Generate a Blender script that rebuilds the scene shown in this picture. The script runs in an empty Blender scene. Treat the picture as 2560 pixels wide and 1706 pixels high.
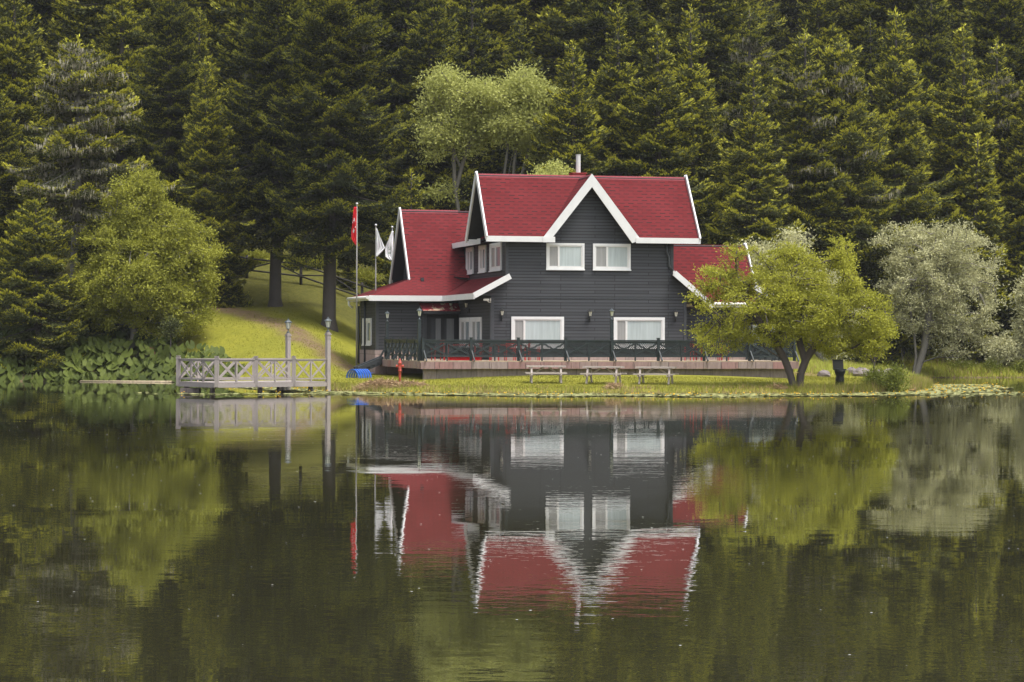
import bpy, math, random
import numpy as np
from mathutils import Vector, Matrix
from mathutils.geometry import tessellate_polygon

R = math.radians
SC = bpy.context.scene
COL = SC.collection

# ------------------------------------------------------------------ camera, sky, sun, exposure
CAM_H = 2.35
cam_d = bpy.data.cameras.new('camera')
cam_d.sensor_width = 36.0
cam_d.lens = 85.0
cam_d.clip_end = 3000.0
cam_d.clip_start = 0.5
cam_d.shift_y = -8.0 / 2560.0
cam = bpy.data.objects.new('camera', cam_d)
COL.objects.link(cam)
cam.location = (0, 0, CAM_H)
cam.rotation_euler = (R(90), R(0.15), 0)
cam.rotation_mode = 'XYZ'
cam.matrix_world = Matrix.Translation((0, 0, CAM_H)) @ Matrix.Rotation(R(90), 4, 'X') @ Matrix.Rotation(R(0.15), 4, 'Z')
SC.camera = cam

SUN_EL, SUN_AZ = 68.0, 50.0        # azimuth measured from straight behind the camera towards the right
world = bpy.data.worlds.new('World')
SC.world = world
world.use_nodes = True
wn = world.node_tree
bg = wn.nodes['Background']
sky = wn.nodes.new('ShaderNodeTexSky')
sky.sky_type = 'NISHITA'
sky.sun_disc = False
sky.sun_elevation = R(SUN_EL)
sky.sun_rotation = R(180 - SUN_AZ)
sky.air_density = 1.0
sky.dust_density = 4.0
hs = wn.nodes.new('ShaderNodeHueSaturation')
hs.inputs['Saturation'].default_value = 0.36
wn.links.new(sky.outputs[0], hs.inputs['Color'])
wn.links.new(hs.outputs[0], bg.inputs['Color'])
bg.inputs['Strength'].default_value = 0.15

sun_d = bpy.data.lights.new('sun', 'SUN')
sun_d.energy = 1.5
sun_d.angle = R(14)
sun_d.color = (1.0, 0.965, 0.91)
sun = bpy.data.objects.new('sun', sun_d)
COL.objects.link(sun)
sd = Vector((math.sin(R(SUN_AZ)) * math.cos(R(SUN_EL)), -math.cos(R(SUN_AZ)) * math.cos(R(SUN_EL)), math.sin(R(SUN_EL))))
sun.rotation_euler = sd.to_track_quat('Z', 'Y').to_euler()
sun.location = sd * 200

SC.view_settings.view_transform = 'Standard'
SC.view_settings.look = 'None'
SC.view_settings.exposure = 1.0
SC.view_settings.gamma = 1.0
SC.render.engine = 'CYCLES'
SC.cycles.max_bounces = 6
SC.cycles.diffuse_bounces = 3
SC.cycles.glossy_bounces = 3
SC.cycles.transmission_bounces = 3
SC.cycles.transparent_max_bounces = 4
SC.cycles.caustics_reflective = False
SC.cycles.caustics_refractive = False
SC.cycles.use_denoising = True

F = 2560 * 85 / 36.0
def wx(px, d):
    """world x of something standing at distance d that the camera sees at column px"""
    return (px - 1280) / F * d

# ------------------------------------------------------------------ materials
def new_mat(name):
    m = bpy.data.materials.new(name)
    m.use_nodes = True
    nt = m.node_tree
    return m, nt, nt.nodes['Principled BSDF']

def N(nt, t, **kw):
    n = nt.nodes.new(t)
    for k, v in kw.items():
        setattr(n, k, v)
    return n

def L(nt, a, b):
    nt.links.new(a, b)

def math_n(nt, op, a, b=None):
    n = N(nt, 'ShaderNodeMath', operation=op)
    for i, v in enumerate((a, b)):
        if v is None: continue
        if hasattr(v, 'links'): L(nt, v, n.inputs[i])
        else: n.inputs[i].default_value = v
    return n.outputs[0]

def mix_rgb(nt, fac, a, b, mode='MIX'):
    n = N(nt, 'ShaderNodeMix', data_type='RGBA', blend_type=mode)
    for s, v in ((n.inputs[0], fac), (n.inputs[6], a), (n.inputs[7], b)):
        if hasattr(v, 'links'): L(nt, v, s)
        elif isinstance(v, (int, float)): s.default_value = v
        else: s.default_value = (*v, 1)
    return n.outputs[2]

def noise(nt, vec, scale, detail=4, rough=0.6):
    n = N(nt, 'ShaderNodeTexNoise')
    n.inputs['Scale'].default_value = scale
    n.inputs['Detail'].default_value = detail
    n.inputs['Roughness'].default_value = rough
    if vec is not None: L(nt, vec, n.inputs['Vector'])
    return n.outputs[0]

def ramp(nt, fac, stops):
    n = N(nt, 'ShaderNodeValToRGB')
    cr = n.color_ramp
    while len(cr.elements) > len(stops): cr.elements.remove(cr.elements[-1])
    while len(cr.elements) < len(stops): cr.elements.new(0.5)
    for e, (p, c) in zip(cr.elements, stops):
        e.position = p
        e.color = (*c, 1) if len(c) == 3 else c
    L(nt, fac, n.inputs[0])
    return n.outputs[0]

def bump(nt, bsdf, h, strength=0.5, dist=0.01):
    b = N(nt, 'ShaderNodeBump')
    b.inputs['Strength'].default_value = strength
    b.inputs['Distance'].default_value = dist
    L(nt, h, b.inputs['Height'])
    L(nt, b.outputs[0], bsdf.inputs['Normal'])

def simple(name, col, rough=0.6, var=0.15, scale=6.0, spec=0.4, metal=0.0, bmp=0.0):
    m, nt, b = new_mat(name)
    tc = N(nt, 'ShaderNodeTexCoord')
    f = noise(nt, tc.outputs['Object'], scale)
    lo = tuple(c * (1 - var) for c in col)
    hi = tuple(min(1, c * (1 + var)) for c in col)
    c = ramp(nt, f, [(0.3, lo), (0.7, hi)])
    L(nt, c, b.inputs['Base Color'])
    b.inputs['Roughness'].default_value = rough
    b.inputs['Specular IOR Level'].default_value = spec
    b.inputs['Metallic'].default_value = metal
    if bmp: bump(nt, b, f, bmp, 0.02)
    return m

def siding_mat(name, col, row=0.150):
    m, nt, b = new_mat(name)
    uv = N(nt, 'ShaderNodeTexCoord').outputs['UV']
    br = N(nt, 'ShaderNodeTexBrick')
    L(nt, uv, br.inputs['Vector'])
    br.offset = 0.37
    br.offset_frequency = 3
    br.squash = 1.0
    br.inputs['Scale'].default_value = 1.0
    br.inputs['Brick Width'].default_value = 2.7
    br.inputs['Row Height'].default_value = row
    br.inputs['Mortar Size'].default_value = 0.017
    br.inputs['Mortar Smooth'].default_value = 0.4
    br.inputs['Bias'].default_value = 0.0
    br.inputs['Color1'].default_value = (*[c * 0.72 for c in col], 1)
    br.inputs['Color2'].default_value = (*[c * 1.30 for c in col], 1)
    br.inputs['Mortar'].default_value = (*[c * 0.22 for c in col], 1)
    # weathering streaks
    mp = N(nt, 'ShaderNodeMapping'); L(nt, uv, mp.inputs[0]); mp.inputs['Scale'].default_value = (0.6, 5.0, 1)
    f = noise(nt, mp.outputs[0], 1.5, 5)
    c = mix_rgb(nt, 0.30, br.outputs[0], ramp(nt, f, [(0.3, tuple(x * 0.80 for x in col)), (0.72, tuple(x * 1.25 for x in col))]))
    c = mix_rgb(nt, br.outputs['Fac'], c, tuple(x * 0.25 for x in col))
    L(nt, c, b.inputs['Base Color'])
    b.inputs['Roughness'].default_value = 0.62
    b.inputs['Specular IOR Level'].default_value = 0.3
    sep = N(nt, 'ShaderNodeSeparateXYZ'); L(nt, uv, sep.inputs[0])
    fr = math_n(nt, 'FRACT', math_n(nt, 'DIVIDE', sep.outputs[1], row))
    h = math_n(nt, 'SUBTRACT', 1.0, fr)
    bump(nt, b, h, 0.6, 0.02)
    return m

def shingle_mat(name, col, dark, faded=False):
    m, nt, b = new_mat(name)
    uv = N(nt, 'ShaderNodeTexCoord').outputs['UV']
    sep = N(nt, 'ShaderNodeSeparateXYZ'); L(nt, uv, sep.inputs[0])
    RH, CW = 0.20, 0.46
    yy = math_n(nt, 'DIVIDE', sep.outputs[1], RH)
    row = math_n(nt, 'FLOOR', yy)
    fy = math_n(nt, 'SUBTRACT', yy, row)
    xo = math_n(nt, 'ADD', math_n(nt, 'DIVIDE', sep.outputs[0], CW), math_n(nt, 'MULTIPLY', row, 0.43))
    cell = math_n(nt, 'FLOOR', xo)
    fx = math_n(nt, 'SUBTRACT', xo, cell)
    cmb = N(nt, 'ShaderNodeCombineXYZ'); L(nt, row, cmb.inputs[0]); L(nt, cell, cmb.inputs[1])
    wn_ = N(nt, 'ShaderNodeTexWhiteNoise', noise_dimensions='3D'); L(nt, cmb.outputs[0], wn_.inputs['Vector'])
    rnd = wn_.outputs['Value']
    dash = math_n(nt, 'MULTIPLY', math_n(nt, 'LESS_THAN', fy, 0.26), math_n(nt, 'LESS_THAN', fx, 0.62))  # dark dashes paint in the shadows of the shingle tabs
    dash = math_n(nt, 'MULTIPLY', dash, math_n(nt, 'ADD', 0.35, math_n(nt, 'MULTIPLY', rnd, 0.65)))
    f2 = noise(nt, uv, 0.7, 5)
    f3 = noise(nt, uv, 18, 3)
    base = mix_rgb(nt, math_n(nt, 'MULTIPLY', rnd, 0.8), tuple(c * 0.72 for c in col), tuple(c * 1.18 for c in col))
    base = mix_rgb(nt, 0.5, base, ramp(nt, f2, [(0.3, tuple(c * 0.68 for c in col)), (0.75, (col[0] * 1.30, col[1] * 1.7, col[2] * 1.7))]))
    base = mix_rgb(nt, math_n(nt, 'MULTIPLY', f3, 0.35), base, (col[0] * 1.05, col[1] * 1.5, col[2] * 1.5))
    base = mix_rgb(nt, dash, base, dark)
    if faded:
        f4 = noise(nt, uv, 2.2, 4)
        base = mix_rgb(nt, math_n(nt, 'MULTIPLY', math_n(nt, 'GREATER_THAN', f4, 0.56), 0.8), base, (0.55, 0.44, 0.30))
    L(nt, base, b.inputs['Base Color'])
    b.inputs['Roughness'].default_value = 0.9
    b.inputs['Specular IOR Level'].default_value = 0.08
    bump(nt, b, math_n(nt, 'SUBTRACT', 1.0, fy), 0.5, 0.012)
    return m

def slab_mat(name, w, h, c1, c2, mort, stain=0.4):
    m, nt, b = new_mat(name)
    uv = N(nt, 'ShaderNodeTexCoord').outputs['UV']
    br = N(nt, 'ShaderNodeTexBrick'); L(nt, uv, br.inputs['Vector'])
    br.inputs['Scale'].default_value = 1
    br.inputs['Brick Width'].default_value = w
    br.inputs['Row Height'].default_value = h
    br.inputs['Mortar Size'].default_value = 0.012
    br.offset = 0.4
    br.inputs['Color1'].default_value = (*c1, 1)
    br.inputs['Color2'].default_value = (*c2, 1)
    br.inputs['Mortar'].default_value = (*mort, 1)
    mp = N(nt, 'ShaderNodeMapping'); L(nt, uv, mp.inputs[0]); mp.inputs['Scale'].default_value = (5, 1.2, 1)
    f = noise(nt, mp.outputs[0], 1.3, 6, 0.65)
    st = ramp(nt, f, [(0.35, (0.45, 0.42, 0.38)), (0.62, (1, 1, 1))])
    c = mix_rgb(nt, stain, br.outputs[0], st, 'MULTIPLY')
    L(nt, c, b.inputs['Base Color'])
    b.inputs['Roughness'].default_value = 0.8
    bump(nt, b, f, 0.3, 0.01)
    return m

def wood_mat(name, col, var=0.3, sc=(2, 2, 25)):
    m, nt, b = new_mat(name)
    tc = N(nt, 'ShaderNodeTexCoord')
    mp = N(nt, 'ShaderNodeMapping'); L(nt, tc.outputs['UV'], mp.inputs[0]); mp.inputs['Scale'].default_value = (14, 3, 1)
    f = noise(nt, mp.outputs[0], 2.0, 6, 0.7)
    f2 = noise(nt, tc.outputs['Object'], 1.7, 3)
    c = ramp(nt, f, [(0.25, tuple(x * (1 - var) for x in col)), (0.75, tuple(x * (1 + var) for x in col))])
    c = mix_rgb(nt, 0.5, c, ramp(nt, f2, [(0.3, tuple(x * 0.75 for x in col)), (0.7, tuple(x * 1.2 for x in col))]))
    L(nt, c, b.inputs['Base Color'])
    b.inputs['Roughness'].default_value = 0.75
    bump(nt, b, f, 0.3, 0.005)
    return m

def leaf_mat(name, c_lo, c_hi, trans=0.3, rough=0.6, spec=0.10):
    """foliage: every leaf face carries a random 'tint'; clumps of the crown drift a little in hue"""
    m, nt, b = new_mat(name)
    at = N(nt, 'ShaderNodeAttribute', attribute_name='tint')
    tc = N(nt, 'ShaderNodeTexCoord')
    oi = N(nt, 'ShaderNodeAttribute', attribute_type='OBJECT', attribute_name='tone')   # set per tree
    f = noise(nt, tc.outputs['Object'], 0.45, 3)
    f = math_n(nt, 'ADD', math_n(nt, 'MULTIPLY', f, 0.7), math_n(nt, 'MULTIPLY', at.outputs['Fac'], 0.45))
    f = math_n(nt, 'ADD', f, math_n(nt, 'MULTIPLY', oi.outputs['Fac'], 0.75))
    c = ramp(nt, f, [(0.22, c_lo), (0.85, c_hi)])
    L(nt, c, b.inputs['Base Color'])
    b.inputs['Roughness'].default_value = rough
    b.inputs['Specular IOR Level'].default_value = spec
    tr = N(nt, 'ShaderNodeBsdfTranslucent')
    L(nt, c, tr.inputs['Color'])
    mx = N(nt, 'ShaderNodeMixShader'); mx.inputs[0].default_value = trans
    L(nt, b.outputs[0], mx.inputs[1]); L(nt, tr.outputs[0], mx.inputs[2])
    L(nt, mx.outputs[0], nt.nodes['Material Output'].inputs['Surface'])
    return m

M = {}
M['siding'] = siding_mat('charcoal_siding', (0.045, 0.0475, 0.052))
M['charcoal'] = simple('charcoal_paint', (0.045, 0.050, 0.055), 0.55)
M['soffit'] = simple('dark_soffit', (0.020, 0.022, 0.024), 0.8)
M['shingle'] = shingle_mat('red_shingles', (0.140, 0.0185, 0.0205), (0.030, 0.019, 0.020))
M['shingle_faded'] = shingle_mat('faded_red_shingles', (0.30, 0.040, 0.050), (0.10, 0.050, 0.055), True)
M['ridge'] = simple('red_ridge_cap', (0.20, 0.020, 0.028), 0.7)
M['white'] = simple('white_paint', (0.68, 0.68, 0.67), 0.5, 0.05, 2.0)
M['gutter'] = simple('offwhite_gutter', (0.66, 0.66, 0.60), 0.5, 0.06, 3.0)
M['pvc'] = simple('window_plastic', (0.66, 0.65, 0.63), 0.35, 0.03)
M['green_rail'] = simple('dark_green_paint', (0.020, 0.029, 0.032), 0.5, 0.25, 5.0)
M['black'] = simple('black_iron', (0.02, 0.022, 0.022), 0.5)
M['lamp_metal'] = simple('weathered_lamp_iron', (0.06, 0.075, 0.08), 0.45, 0.2)
M['lamp_glass'] = simple('milky_lamp_glass', (0.72, 0.72, 0.60), 0.25, 0.05)
M['slab'] = slab_mat('pink_stone_slabs', 0.86, 0.9, (0.30, 0.165, 0.16), (0.29, 0.235, 0.225), (0.06, 0.04, 0.04), 0.45)
M['rubble'] = slab_mat('pink_plinth_stone', 0.9, 0.5, (0.42, 0.31, 0.28), (0.33, 0.26, 0.24), (0.13, 0.10, 0.09), 0.5)
M['concrete'] = slab_mat('stained_base_wall', 0.95, 2.0, (0.22, 0.18, 0.165), (0.17, 0.145, 0.135), (0.09, 0.07, 0.065), 0.7)
M['paving'] = simple('terrace_paving', (0.34, 0.27, 0.19), 0.85, 0.25, 3.0)
M['oldwood'] = wood_mat('weathered_grey_wood', (0.31, 0.27, 0.25))
M['tablewood'] = wood_mat('picnic_table_wood', (0.40, 0.345, 0.31))
M['bark'] = wood_mat('fir_bark', (0.068, 0.057, 0.050), 0.5)
M['bark_grey'] = wood_mat('grey_lichened_bark', (0.19, 0.175, 0.145), 0.45)
M['bark_dark'] = wood_mat('dark_apple_bark', (0.085, 0.068, 0.062), 0.4)
M['redpaint'] = simple('red_paint', (0.42, 0.035, 0.03), 0.5, 0.25, 4.0)
M['rustred'] = simple('hydrant_red', (0.42, 0.07, 0.05), 0.55, 0.25, 8.0)
M['blue'] = simple('blue_plastic', (0.03, 0.13, 0.55), 0.35, 0.1)
M['redcloth'] = simple('red_flag_cloth', (0.60, 0.012, 0.02), 0.7, 0.1)
M['whitecloth'] = simple('white_flag_cloth', (0.80, 0.80, 0.80), 0.7, 0.04)
M['greymark'] = simple('grey_print', (0.42, 0.50, 0.42), 0.7, 0.04)
M['steel'] = simple('galvanised_steel', (0.60, 0.60, 0.58), 0.4, 0.06, 3.0, metal=0.0)
M['polemetal'] = simple('dull_pole_steel', (0.26, 0.25, 0.23), 0.45, 0.1, 3.0)
M['redmetal'] = simple('red_flashing', (0.34, 0.03, 0.03), 0.5)
M['brownbench'] = simple('brown_bench_wood', (0.16, 0.055, 0.045), 0.7, 0.2)
M['rock'] = simple('border_rock', (0.20, 0.17, 0.16), 0.9, 0.35, 3.0, bmp=0.5)
M['fencewood'] = simple('dark_fence_wood', (0.045, 0.040, 0.038), 0.8)
M['needles'] = leaf_mat('fir_needles', (0.036, 0.044, 0.022), (0.132, 0.145, 0.046), 0.14)
M['newgrowth'] = leaf_mat('fir_new_growth', (0.17, 0.182, 0.028), (0.54, 0.52, 0.062), 0.25)
M['lichen'] = leaf_mat('hanging_lichen', (0.20, 0.185, 0.14), (0.40, 0.37, 0.28), 0.2)
M['apple'] = leaf_mat('apple_leaves', (0.22, 0.235, 0.030), (0.50, 0.49, 0.070), 0.4)
M['willow'] = leaf_mat('goat_willow_leaves', (0.19, 0.205, 0.030), (0.44, 0.44, 0.072), 0.38)
M['silver'] = leaf_mat('silver_willow_leaves', (0.36, 0.36, 0.19), (0.66, 0.64, 0.37), 0.35)
M['poplar'] = leaf_mat('poplar_leaves', (0.31, 0.33, 0.09), (0.56, 0.57, 0.18), 0.4)
M['shrub'] = leaf_mat('shrub_leaves', (0.10, 0.125, 0.022), (0.26, 0.29, 0.06), 0.3)
M['butterbur'] = leaf_mat('butterbur_leaves', (0.036, 0.052, 0.011), (0.105, 0.130, 0.026), 0.12, 0.6, 0.12)
M['grass'] = leaf_mat('lawn_grass', (0.14, 0.15, 0.022), (0.28, 0.265, 0.042), 0.3)
M['bankgrass'] = leaf_mat('bank_grass', (0.15, 0.165, 0.028), (0.36, 0.35, 0.075), 0.3)
M['meadow'] = leaf_mat('meadow_grass', (0.27, 0.30, 0.045), (0.52, 0.54, 0.11), 0.35)
M['straw'] = leaf_mat('dry_grass', (0.26, 0.17, 0.09), (0.46, 0.33, 0.19), 0.2)
M['pad'] = leaf_mat('lily_pads', (0.17, 0.19, 0.055), (0.40, 0.39, 0.17), 0.05, 0.5, 0.2)
M['yellow'] = simple('yellow_petals', (0.85, 0.50, 0.02), 0.5)
M['seed'] = simple('white_fluff', (0.75, 0.75, 0.72), 0.8)

def glass_mat(name, col, rough=0.08, spec=0.6):
    m, nt, b = new_mat(name)
    tc = N(nt, 'ShaderNodeTexCoord')
    mp = N(nt, 'ShaderNodeMapping'); L(nt, tc.outputs['UV'], mp.inputs[0]); mp.inputs['Scale'].default_value = (9, .5, 1)
    f = noise(nt, mp.outputs[0], 1.0, 3)   # soft vertical curtain folds
    L(nt, ramp(nt, f, [(0.3, tuple(c * 0.84 for c in col)), (0.7, tuple(min(1, c * 1.08) for c in col))]), b.inputs['Base Color'])
    b.inputs['Roughness'].default_value = rough
    b.inputs['Specular IOR Level'].default_value = spec
    return m
M['curtain'] = glass_mat('pane_with_white_curtain', (0.42, 0.475, 0.475))
M['screen'] = glass_mat('pane_with_grey_screen', (0.30, 0.30, 0.29), 0.4, 0.3)
M['paneside'] = glass_mat('side_pane', (0.22, 0.26, 0.27), 0.1)
M['panedark'] = glass_mat('dark_door_glass', (0.05, 0.055, 0.06), 0.08)
M['curtain_grey'] = glass_mat('grey_curtain_behind_glass', (0.17, 0.18, 0.185), 0.2)

# ------------------------------------------------------------------ mesh builder
class MB:
    def __init__(self):
        self.v = []; self.f = []; self.m = []; self.sm = []
    def face(self, pts, mat=0, smooth=False):
        n = len(self.v)
        self.v.extend([tuple(p) for p in pts])
        self.f.append(tuple(range(n, n + len(pts)))); self.m.append(mat); self.sm.append(smooth)
    def box(self, x0, x1, y0, y1, z0, z1, mat=0):
        n = len(self.v)
        x0, x1 = min(x0, x1), max(x0, x1); y0, y1 = min(y0, y1), max(y0, y1); z0, z1 = min(z0, z1), max(z0, z1)
        self.v.extend([(x0,y0,z0),(x1,y0,z0),(x1,y1,z0),(x0,y1,z0),(x0,y0,z1),(x1,y0,z1),(x1,y1,z1),(x0,y1,z1)])
        for q in ((0,3,2,1),(4,5,6,7),(0,1,5,4),(1,2,6,5),(2,3,7,6),(3,0,4,7)):
            self.f.append(tuple(n + i for i in q)); self.m.append(mat); self.sm.append(False)
        return self
    def prism(self, poly, ext, mat=0):
        """closed solid: 3-D polygon swept by vector ext"""
        P = [Vector(p) for p in poly]; E = Vector(ext); k = len(P); n = len(self.v)
        nrm = Vector((0, 0, 0))
        for i in range(k):
            a, b = P[i], P[(i + 1) % k]
            nrm += a.cross(b)
        flip = nrm.dot(E) > 0
        self.v.extend([tuple(p) for p in P]); self.v.extend([tuple(p + E) for p in P])
        if k <= 4:
            tris = [tuple(range(k))]
        else:
            tris = tessellate_polygon([P])
            fixed = []
            for t in tris:
                a, b, c = (P[i] for i in t)
                fixed.append(t if (b - a).cross(c - a).dot(nrm) > 0 else t[::-1])
            tris = fixed
        for t in tris:
            lo = t[::-1] if flip else t
            self.f.append(tuple(n + i for i in lo)); self.m.append(mat); self.sm.append(False)
            self.f.append(tuple(n + k + i for i in lo[::-1])); self.m.append(mat); self.sm.append(False)
        for i in range(k):
            j = (i + 1) % k
            q = (n + i, n + j, n + k + j, n + k + i) if flip else (n + j, n + i, n + k + i, n + k + j)
            self.f.append(q); self.m.append(mat); self.sm.append(False)
        return self
    def beam(self, p, q, w, h, up=(0, 0, 1), mat=0, w2=None, h2=None):
        p, q = Vector(p), Vector(q)
        d = (q - p).normalized(); s = d.cross(Vector(up))
        if s.length < 1e-4: s = d.cross(Vector((1, 0, 0)))
        s.normalize(); t = s.cross(d)
        w2 = w if w2 is None else w2; h2 = h if h2 is None else h2
        n = len(self.v)
        for c, a, b in ((p, w, h), (q, w2, h2)):
            for i, j in ((-1, -1), (1, -1), (1, 1), (-1, 1)):
                self.v.append(tuple(c + s * (i * a / 2) + t * (j * b / 2)))
        for f in ((0,1,2,3),(7,6,5,4),(0,4,5,1),(1,5,6,2),(2,6,7,3),(3,7,4,0)):
            self.f.append(tuple(n + i for i in f)); self.m.append(mat); self.sm.append(False)
        return self
    def tube(self, pts, rad, seg=8, mat=0, cap=True):
        P = [Vector(p) for p in pts]; n0 = len(self.v)
        if not hasattr(rad, '__len__'): rad = [rad] * len(P)
        prev = None
        for i, p in enumerate(P):
            d = (P[min(i + 1, len(P) - 1)] - P[max(i - 1, 0)]).normalized()
            if prev is None:
                s = d.cross(Vector((0.13, 0.97, 0.21))); s.normalize()
            else:
                s = prev - d * prev.dot(d); s.normalize()
            prev = s; t = d.cross(s)
            for k in range(seg):
                a = 2 * math.pi * k / seg
                self.v.append(tuple(p + (s * math.cos(a) + t * math.sin(a)) * rad[i]))
        for i in range(len(P) - 1):
            for k in range(seg):
                a = n0 + i * seg + k; b = n0 + i * seg + (k + 1) % seg
                self.f.append((a, b, b + seg, a + seg)); self.m.append(mat); self.sm.append(True)
        if cap:
            self.f.append(tuple(n0 + k for k in range(seg))[::-1]); self.m.append(mat); self.sm.append(False)
            e = n0 + (len(P) - 1) * seg
            self.f.append(tuple(e + k for k in range(seg))); self.m.append(mat); self.sm.append(False)
        return self
    def lathe(self, prof, seg=16, mat=0, c=(0, 0, 0), smooth=True):
        n0 = len(self.v)
        for r, z in prof:
            for k in range(seg):
                a = 2 * math.pi * (k + 0.5) / seg
                self.v.append((c[0] + r * math.cos(a), c[1] + r * math.sin(a), c[2] + z))
        for i in range(len(prof) - 1):
            for k in range(seg):
                a = n0 + i * seg + k; b = n0 + i * seg + (k + 1) % seg
                self.f.append((a, b, b + seg, a + seg)); self.m.append(mat); self.sm.append(smooth)
        self.f.append(tuple(n0 + k for k in range(seg))[::-1]); self.m.append(mat); self.sm.append(False)
        e = n0 + (len(prof) - 1) * seg
        self.f.append(tuple(e + k for k in range(seg))); self.m.append(mat); self.sm.append(False)
        return self
    def build(self, name, mats, parent=None, loc=(0, 0, 0), off=(0, 0, 0), bevel=0):
        if not isinstance(mats, (list, tuple)): mats = [mats]
        me = bpy.data.meshes.new(name)
        V = np.array(self.v, dtype=float) - np.array(off)
        me.from_pydata([tuple(p) for p in V], [], self.f)
        me.polygons.foreach_set('material_index', self.m)
        me.polygons.foreach_set('use_smooth', self.sm)
        for m in mats: me.materials.append(m)
        # box-projected UVs in metres: u runs horizontally along the face, v up its slope
        uvl = me.uv_layers.new(name='uv')
        uv = np.zeros((len(me.loops), 2))
        for p in me.polygons:
            nz = p.normal
            h = Vector((0, 0, 1)).cross(nz)
            if h.length < 0.05: h = Vector((1, 0, 0)); t = Vector((0, 1, 0))
            else: h.normalize(); t = nz.cross(h)
            for li in p.loop_indices:
                c = self.v[me.loops[li].vertex_index]
                uv[li] = (h.x * c[0] + h.y * c[1] + h.z * c[2], t.x * c[0] + t.y * c[1] + t.z * c[2])
        uvl.data.foreach_set('uv', uv.ravel())
        me.update()
        o = bpy.data.objects.new(name, me)
        COL.objects.link(o)
        if parent is not None: o.parent = parent
        o.location = loc
        if bevel:
            b = o.modifiers.new('bevel', 'BEVEL'); b.width = bevel; b.segments = 1; b.limit_method = 'ANGLE'
        return o

def tag(o, label=None, cat=None, group=None, kind=None):
    if label: o['label'] = label
    if cat: o['category'] = cat
    if group: o['group'] = group
    if kind: o['kind'] = kind
    return o

def thing(name, label, cat, loc=(0, 0, 0), rz=0.0, group=None):
    o = bpy.data.objects.new(name, None)
    COL.objects.link(o)
    o.empty_display_size = 0.3
    o.location = loc; o.rotation_euler = (0, 0, rz)
    return tag(o, label, cat, group)

def copy_tree(o, parent=None):
    c = o.copy(); COL.objects.link(c); c.parent = parent
    for ch in list(o.children): copy_tree(ch, c)
    return c

def fast_mesh(name, V, nper, mats, midx=None, tint=None):
    """V: (nfaces, nper, 3) unshared polygons"""
    nf = V.shape[0]
    me = bpy.data.meshes.new(name)
    me.vertices.add(nf * nper); me.loops.add(nf * nper); me.polygons.add(nf)
    me.vertices.foreach_set('co', V.astype(np.float32).ravel())
    me.loops.foreach_set('vertex_index', np.arange(nf * nper, dtype=np.int32))
    me.polygons.foreach_set('loop_start', np.arange(0, nf * nper, nper, dtype=np.int32))
    me.polygons.foreach_set('loop_total', np.full(nf, nper, dtype=np.int32))
    for m in mats: me.materials.append(m)
    if midx is not None: me.polygons.foreach_set('material_index', midx.astype(np.int32))
    at = me.attributes.new('tint', 'FLOAT', 'FACE')
    if tint is None: tint = np.random.default_rng(len(V)).random(nf)
    at.data.foreach_set('value', tint.astype(np.float32))
    me.update(calc_edges=True)
    return me

def link(name, me, parent=None, loc=(0, 0, 0)):
    o = bpy.data.objects.new(name, me); COL.objects.link(o)
    o.parent = parent; o.location = loc
    return o

# ------------------------------------------------------------------ terrain
SHORE = [(-95, 131), (-60, 128.5), (wx(0, 126.8), 126.8), (wx(230, 127), 127.0), (wx(440, 126.5), 126.3), (wx(500, 123), 122.6),
         (wx(600, 119), 118.6), (wx(700, 114), 113), (wx(790, 108), 107.4), (wx(830, 104.6), 104.6), (wx(900, 103.2), 103.2), (wx(1010, 102.3), 102.1), (wx(1150, 101), 101.3),
         (wx(1300, 100.7), 100.6), (wx(1460, 101.4), 101.2), (wx(1600, 100.8), 100.9), (wx(1760, 101.5), 101.5), (wx(1900, 101.6), 101.9), (wx(2050, 102.4), 102.4),
         (wx(2170, 104), 104.2), (wx(2260, 107), 107.2), (wx(2310, 110.5), 110.5), (wx(2326, 115), 114.8), (wx(2318, 120), 120), (wx(2300, 128), 127.5), (wx(2275, 136), 136),
         (wx(2262, 142), 141.5), (wx(2290, 145), 144.8), (wx(2350, 147), 146.6), (wx(2560, 148), 147.8), (60, 150), (95, 152)]
POLY = np.array(SHORE + [(95, 420), (-95, 420)])

def shore_dist(X, Y):
    """signed distance to the shoreline, positive on land"""
    S = np.array(SHORE, float)
    d2 = np.full(X.shape, 1e18)
    for i in range(len(S) - 1):
        a, b = S[i], S[i + 1]; e = b - a
        t = np.clip(((X - a[0]) * e[0] + (Y - a[1]) * e[1]) / (e @ e), 0, 1)
        d2 = np.minimum(d2, (X - a[0] - t * e[0]) ** 2 + (Y - a[1] - t * e[1]) ** 2)
    ins = np.zeros(X.shape, bool)
    k = len(POLY)
    for i in range(k):
        a, b = POLY[i], POLY[(i + 1) % k]
        c = ((a[1] > Y) != (b[1] > Y)) & (X < (b[0] - a[0]) * (Y - a[1]) / (b[1] - a[1] + 1e-12) + a[0])
        ins ^= c
    return np.where(ins, 1, -1) * np.sqrt(d2)

def sstep(a, b, x):
    t = np.clip((x - a) / (b - a), 0, 1)
    return t * t * (3 - 2 * t)

def vnoise(X, Y, s, seed=0):
    r = np.random.default_rng(seed)
    out = np.zeros(np.shape(X))
    for i in range(5):
        a = r.random() * 6.28; k = s * (0.7 + r.random() * 1.2); p = r.random(2) * 6.28
        out += np.sin(X * math.cos(a) * k + Y * math.sin(a) * k + p[0]) * np.cos(-X * math.sin(a) * k * 0.8 + Y * math.cos(a) * k + p[1])
    return out / 5

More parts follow.
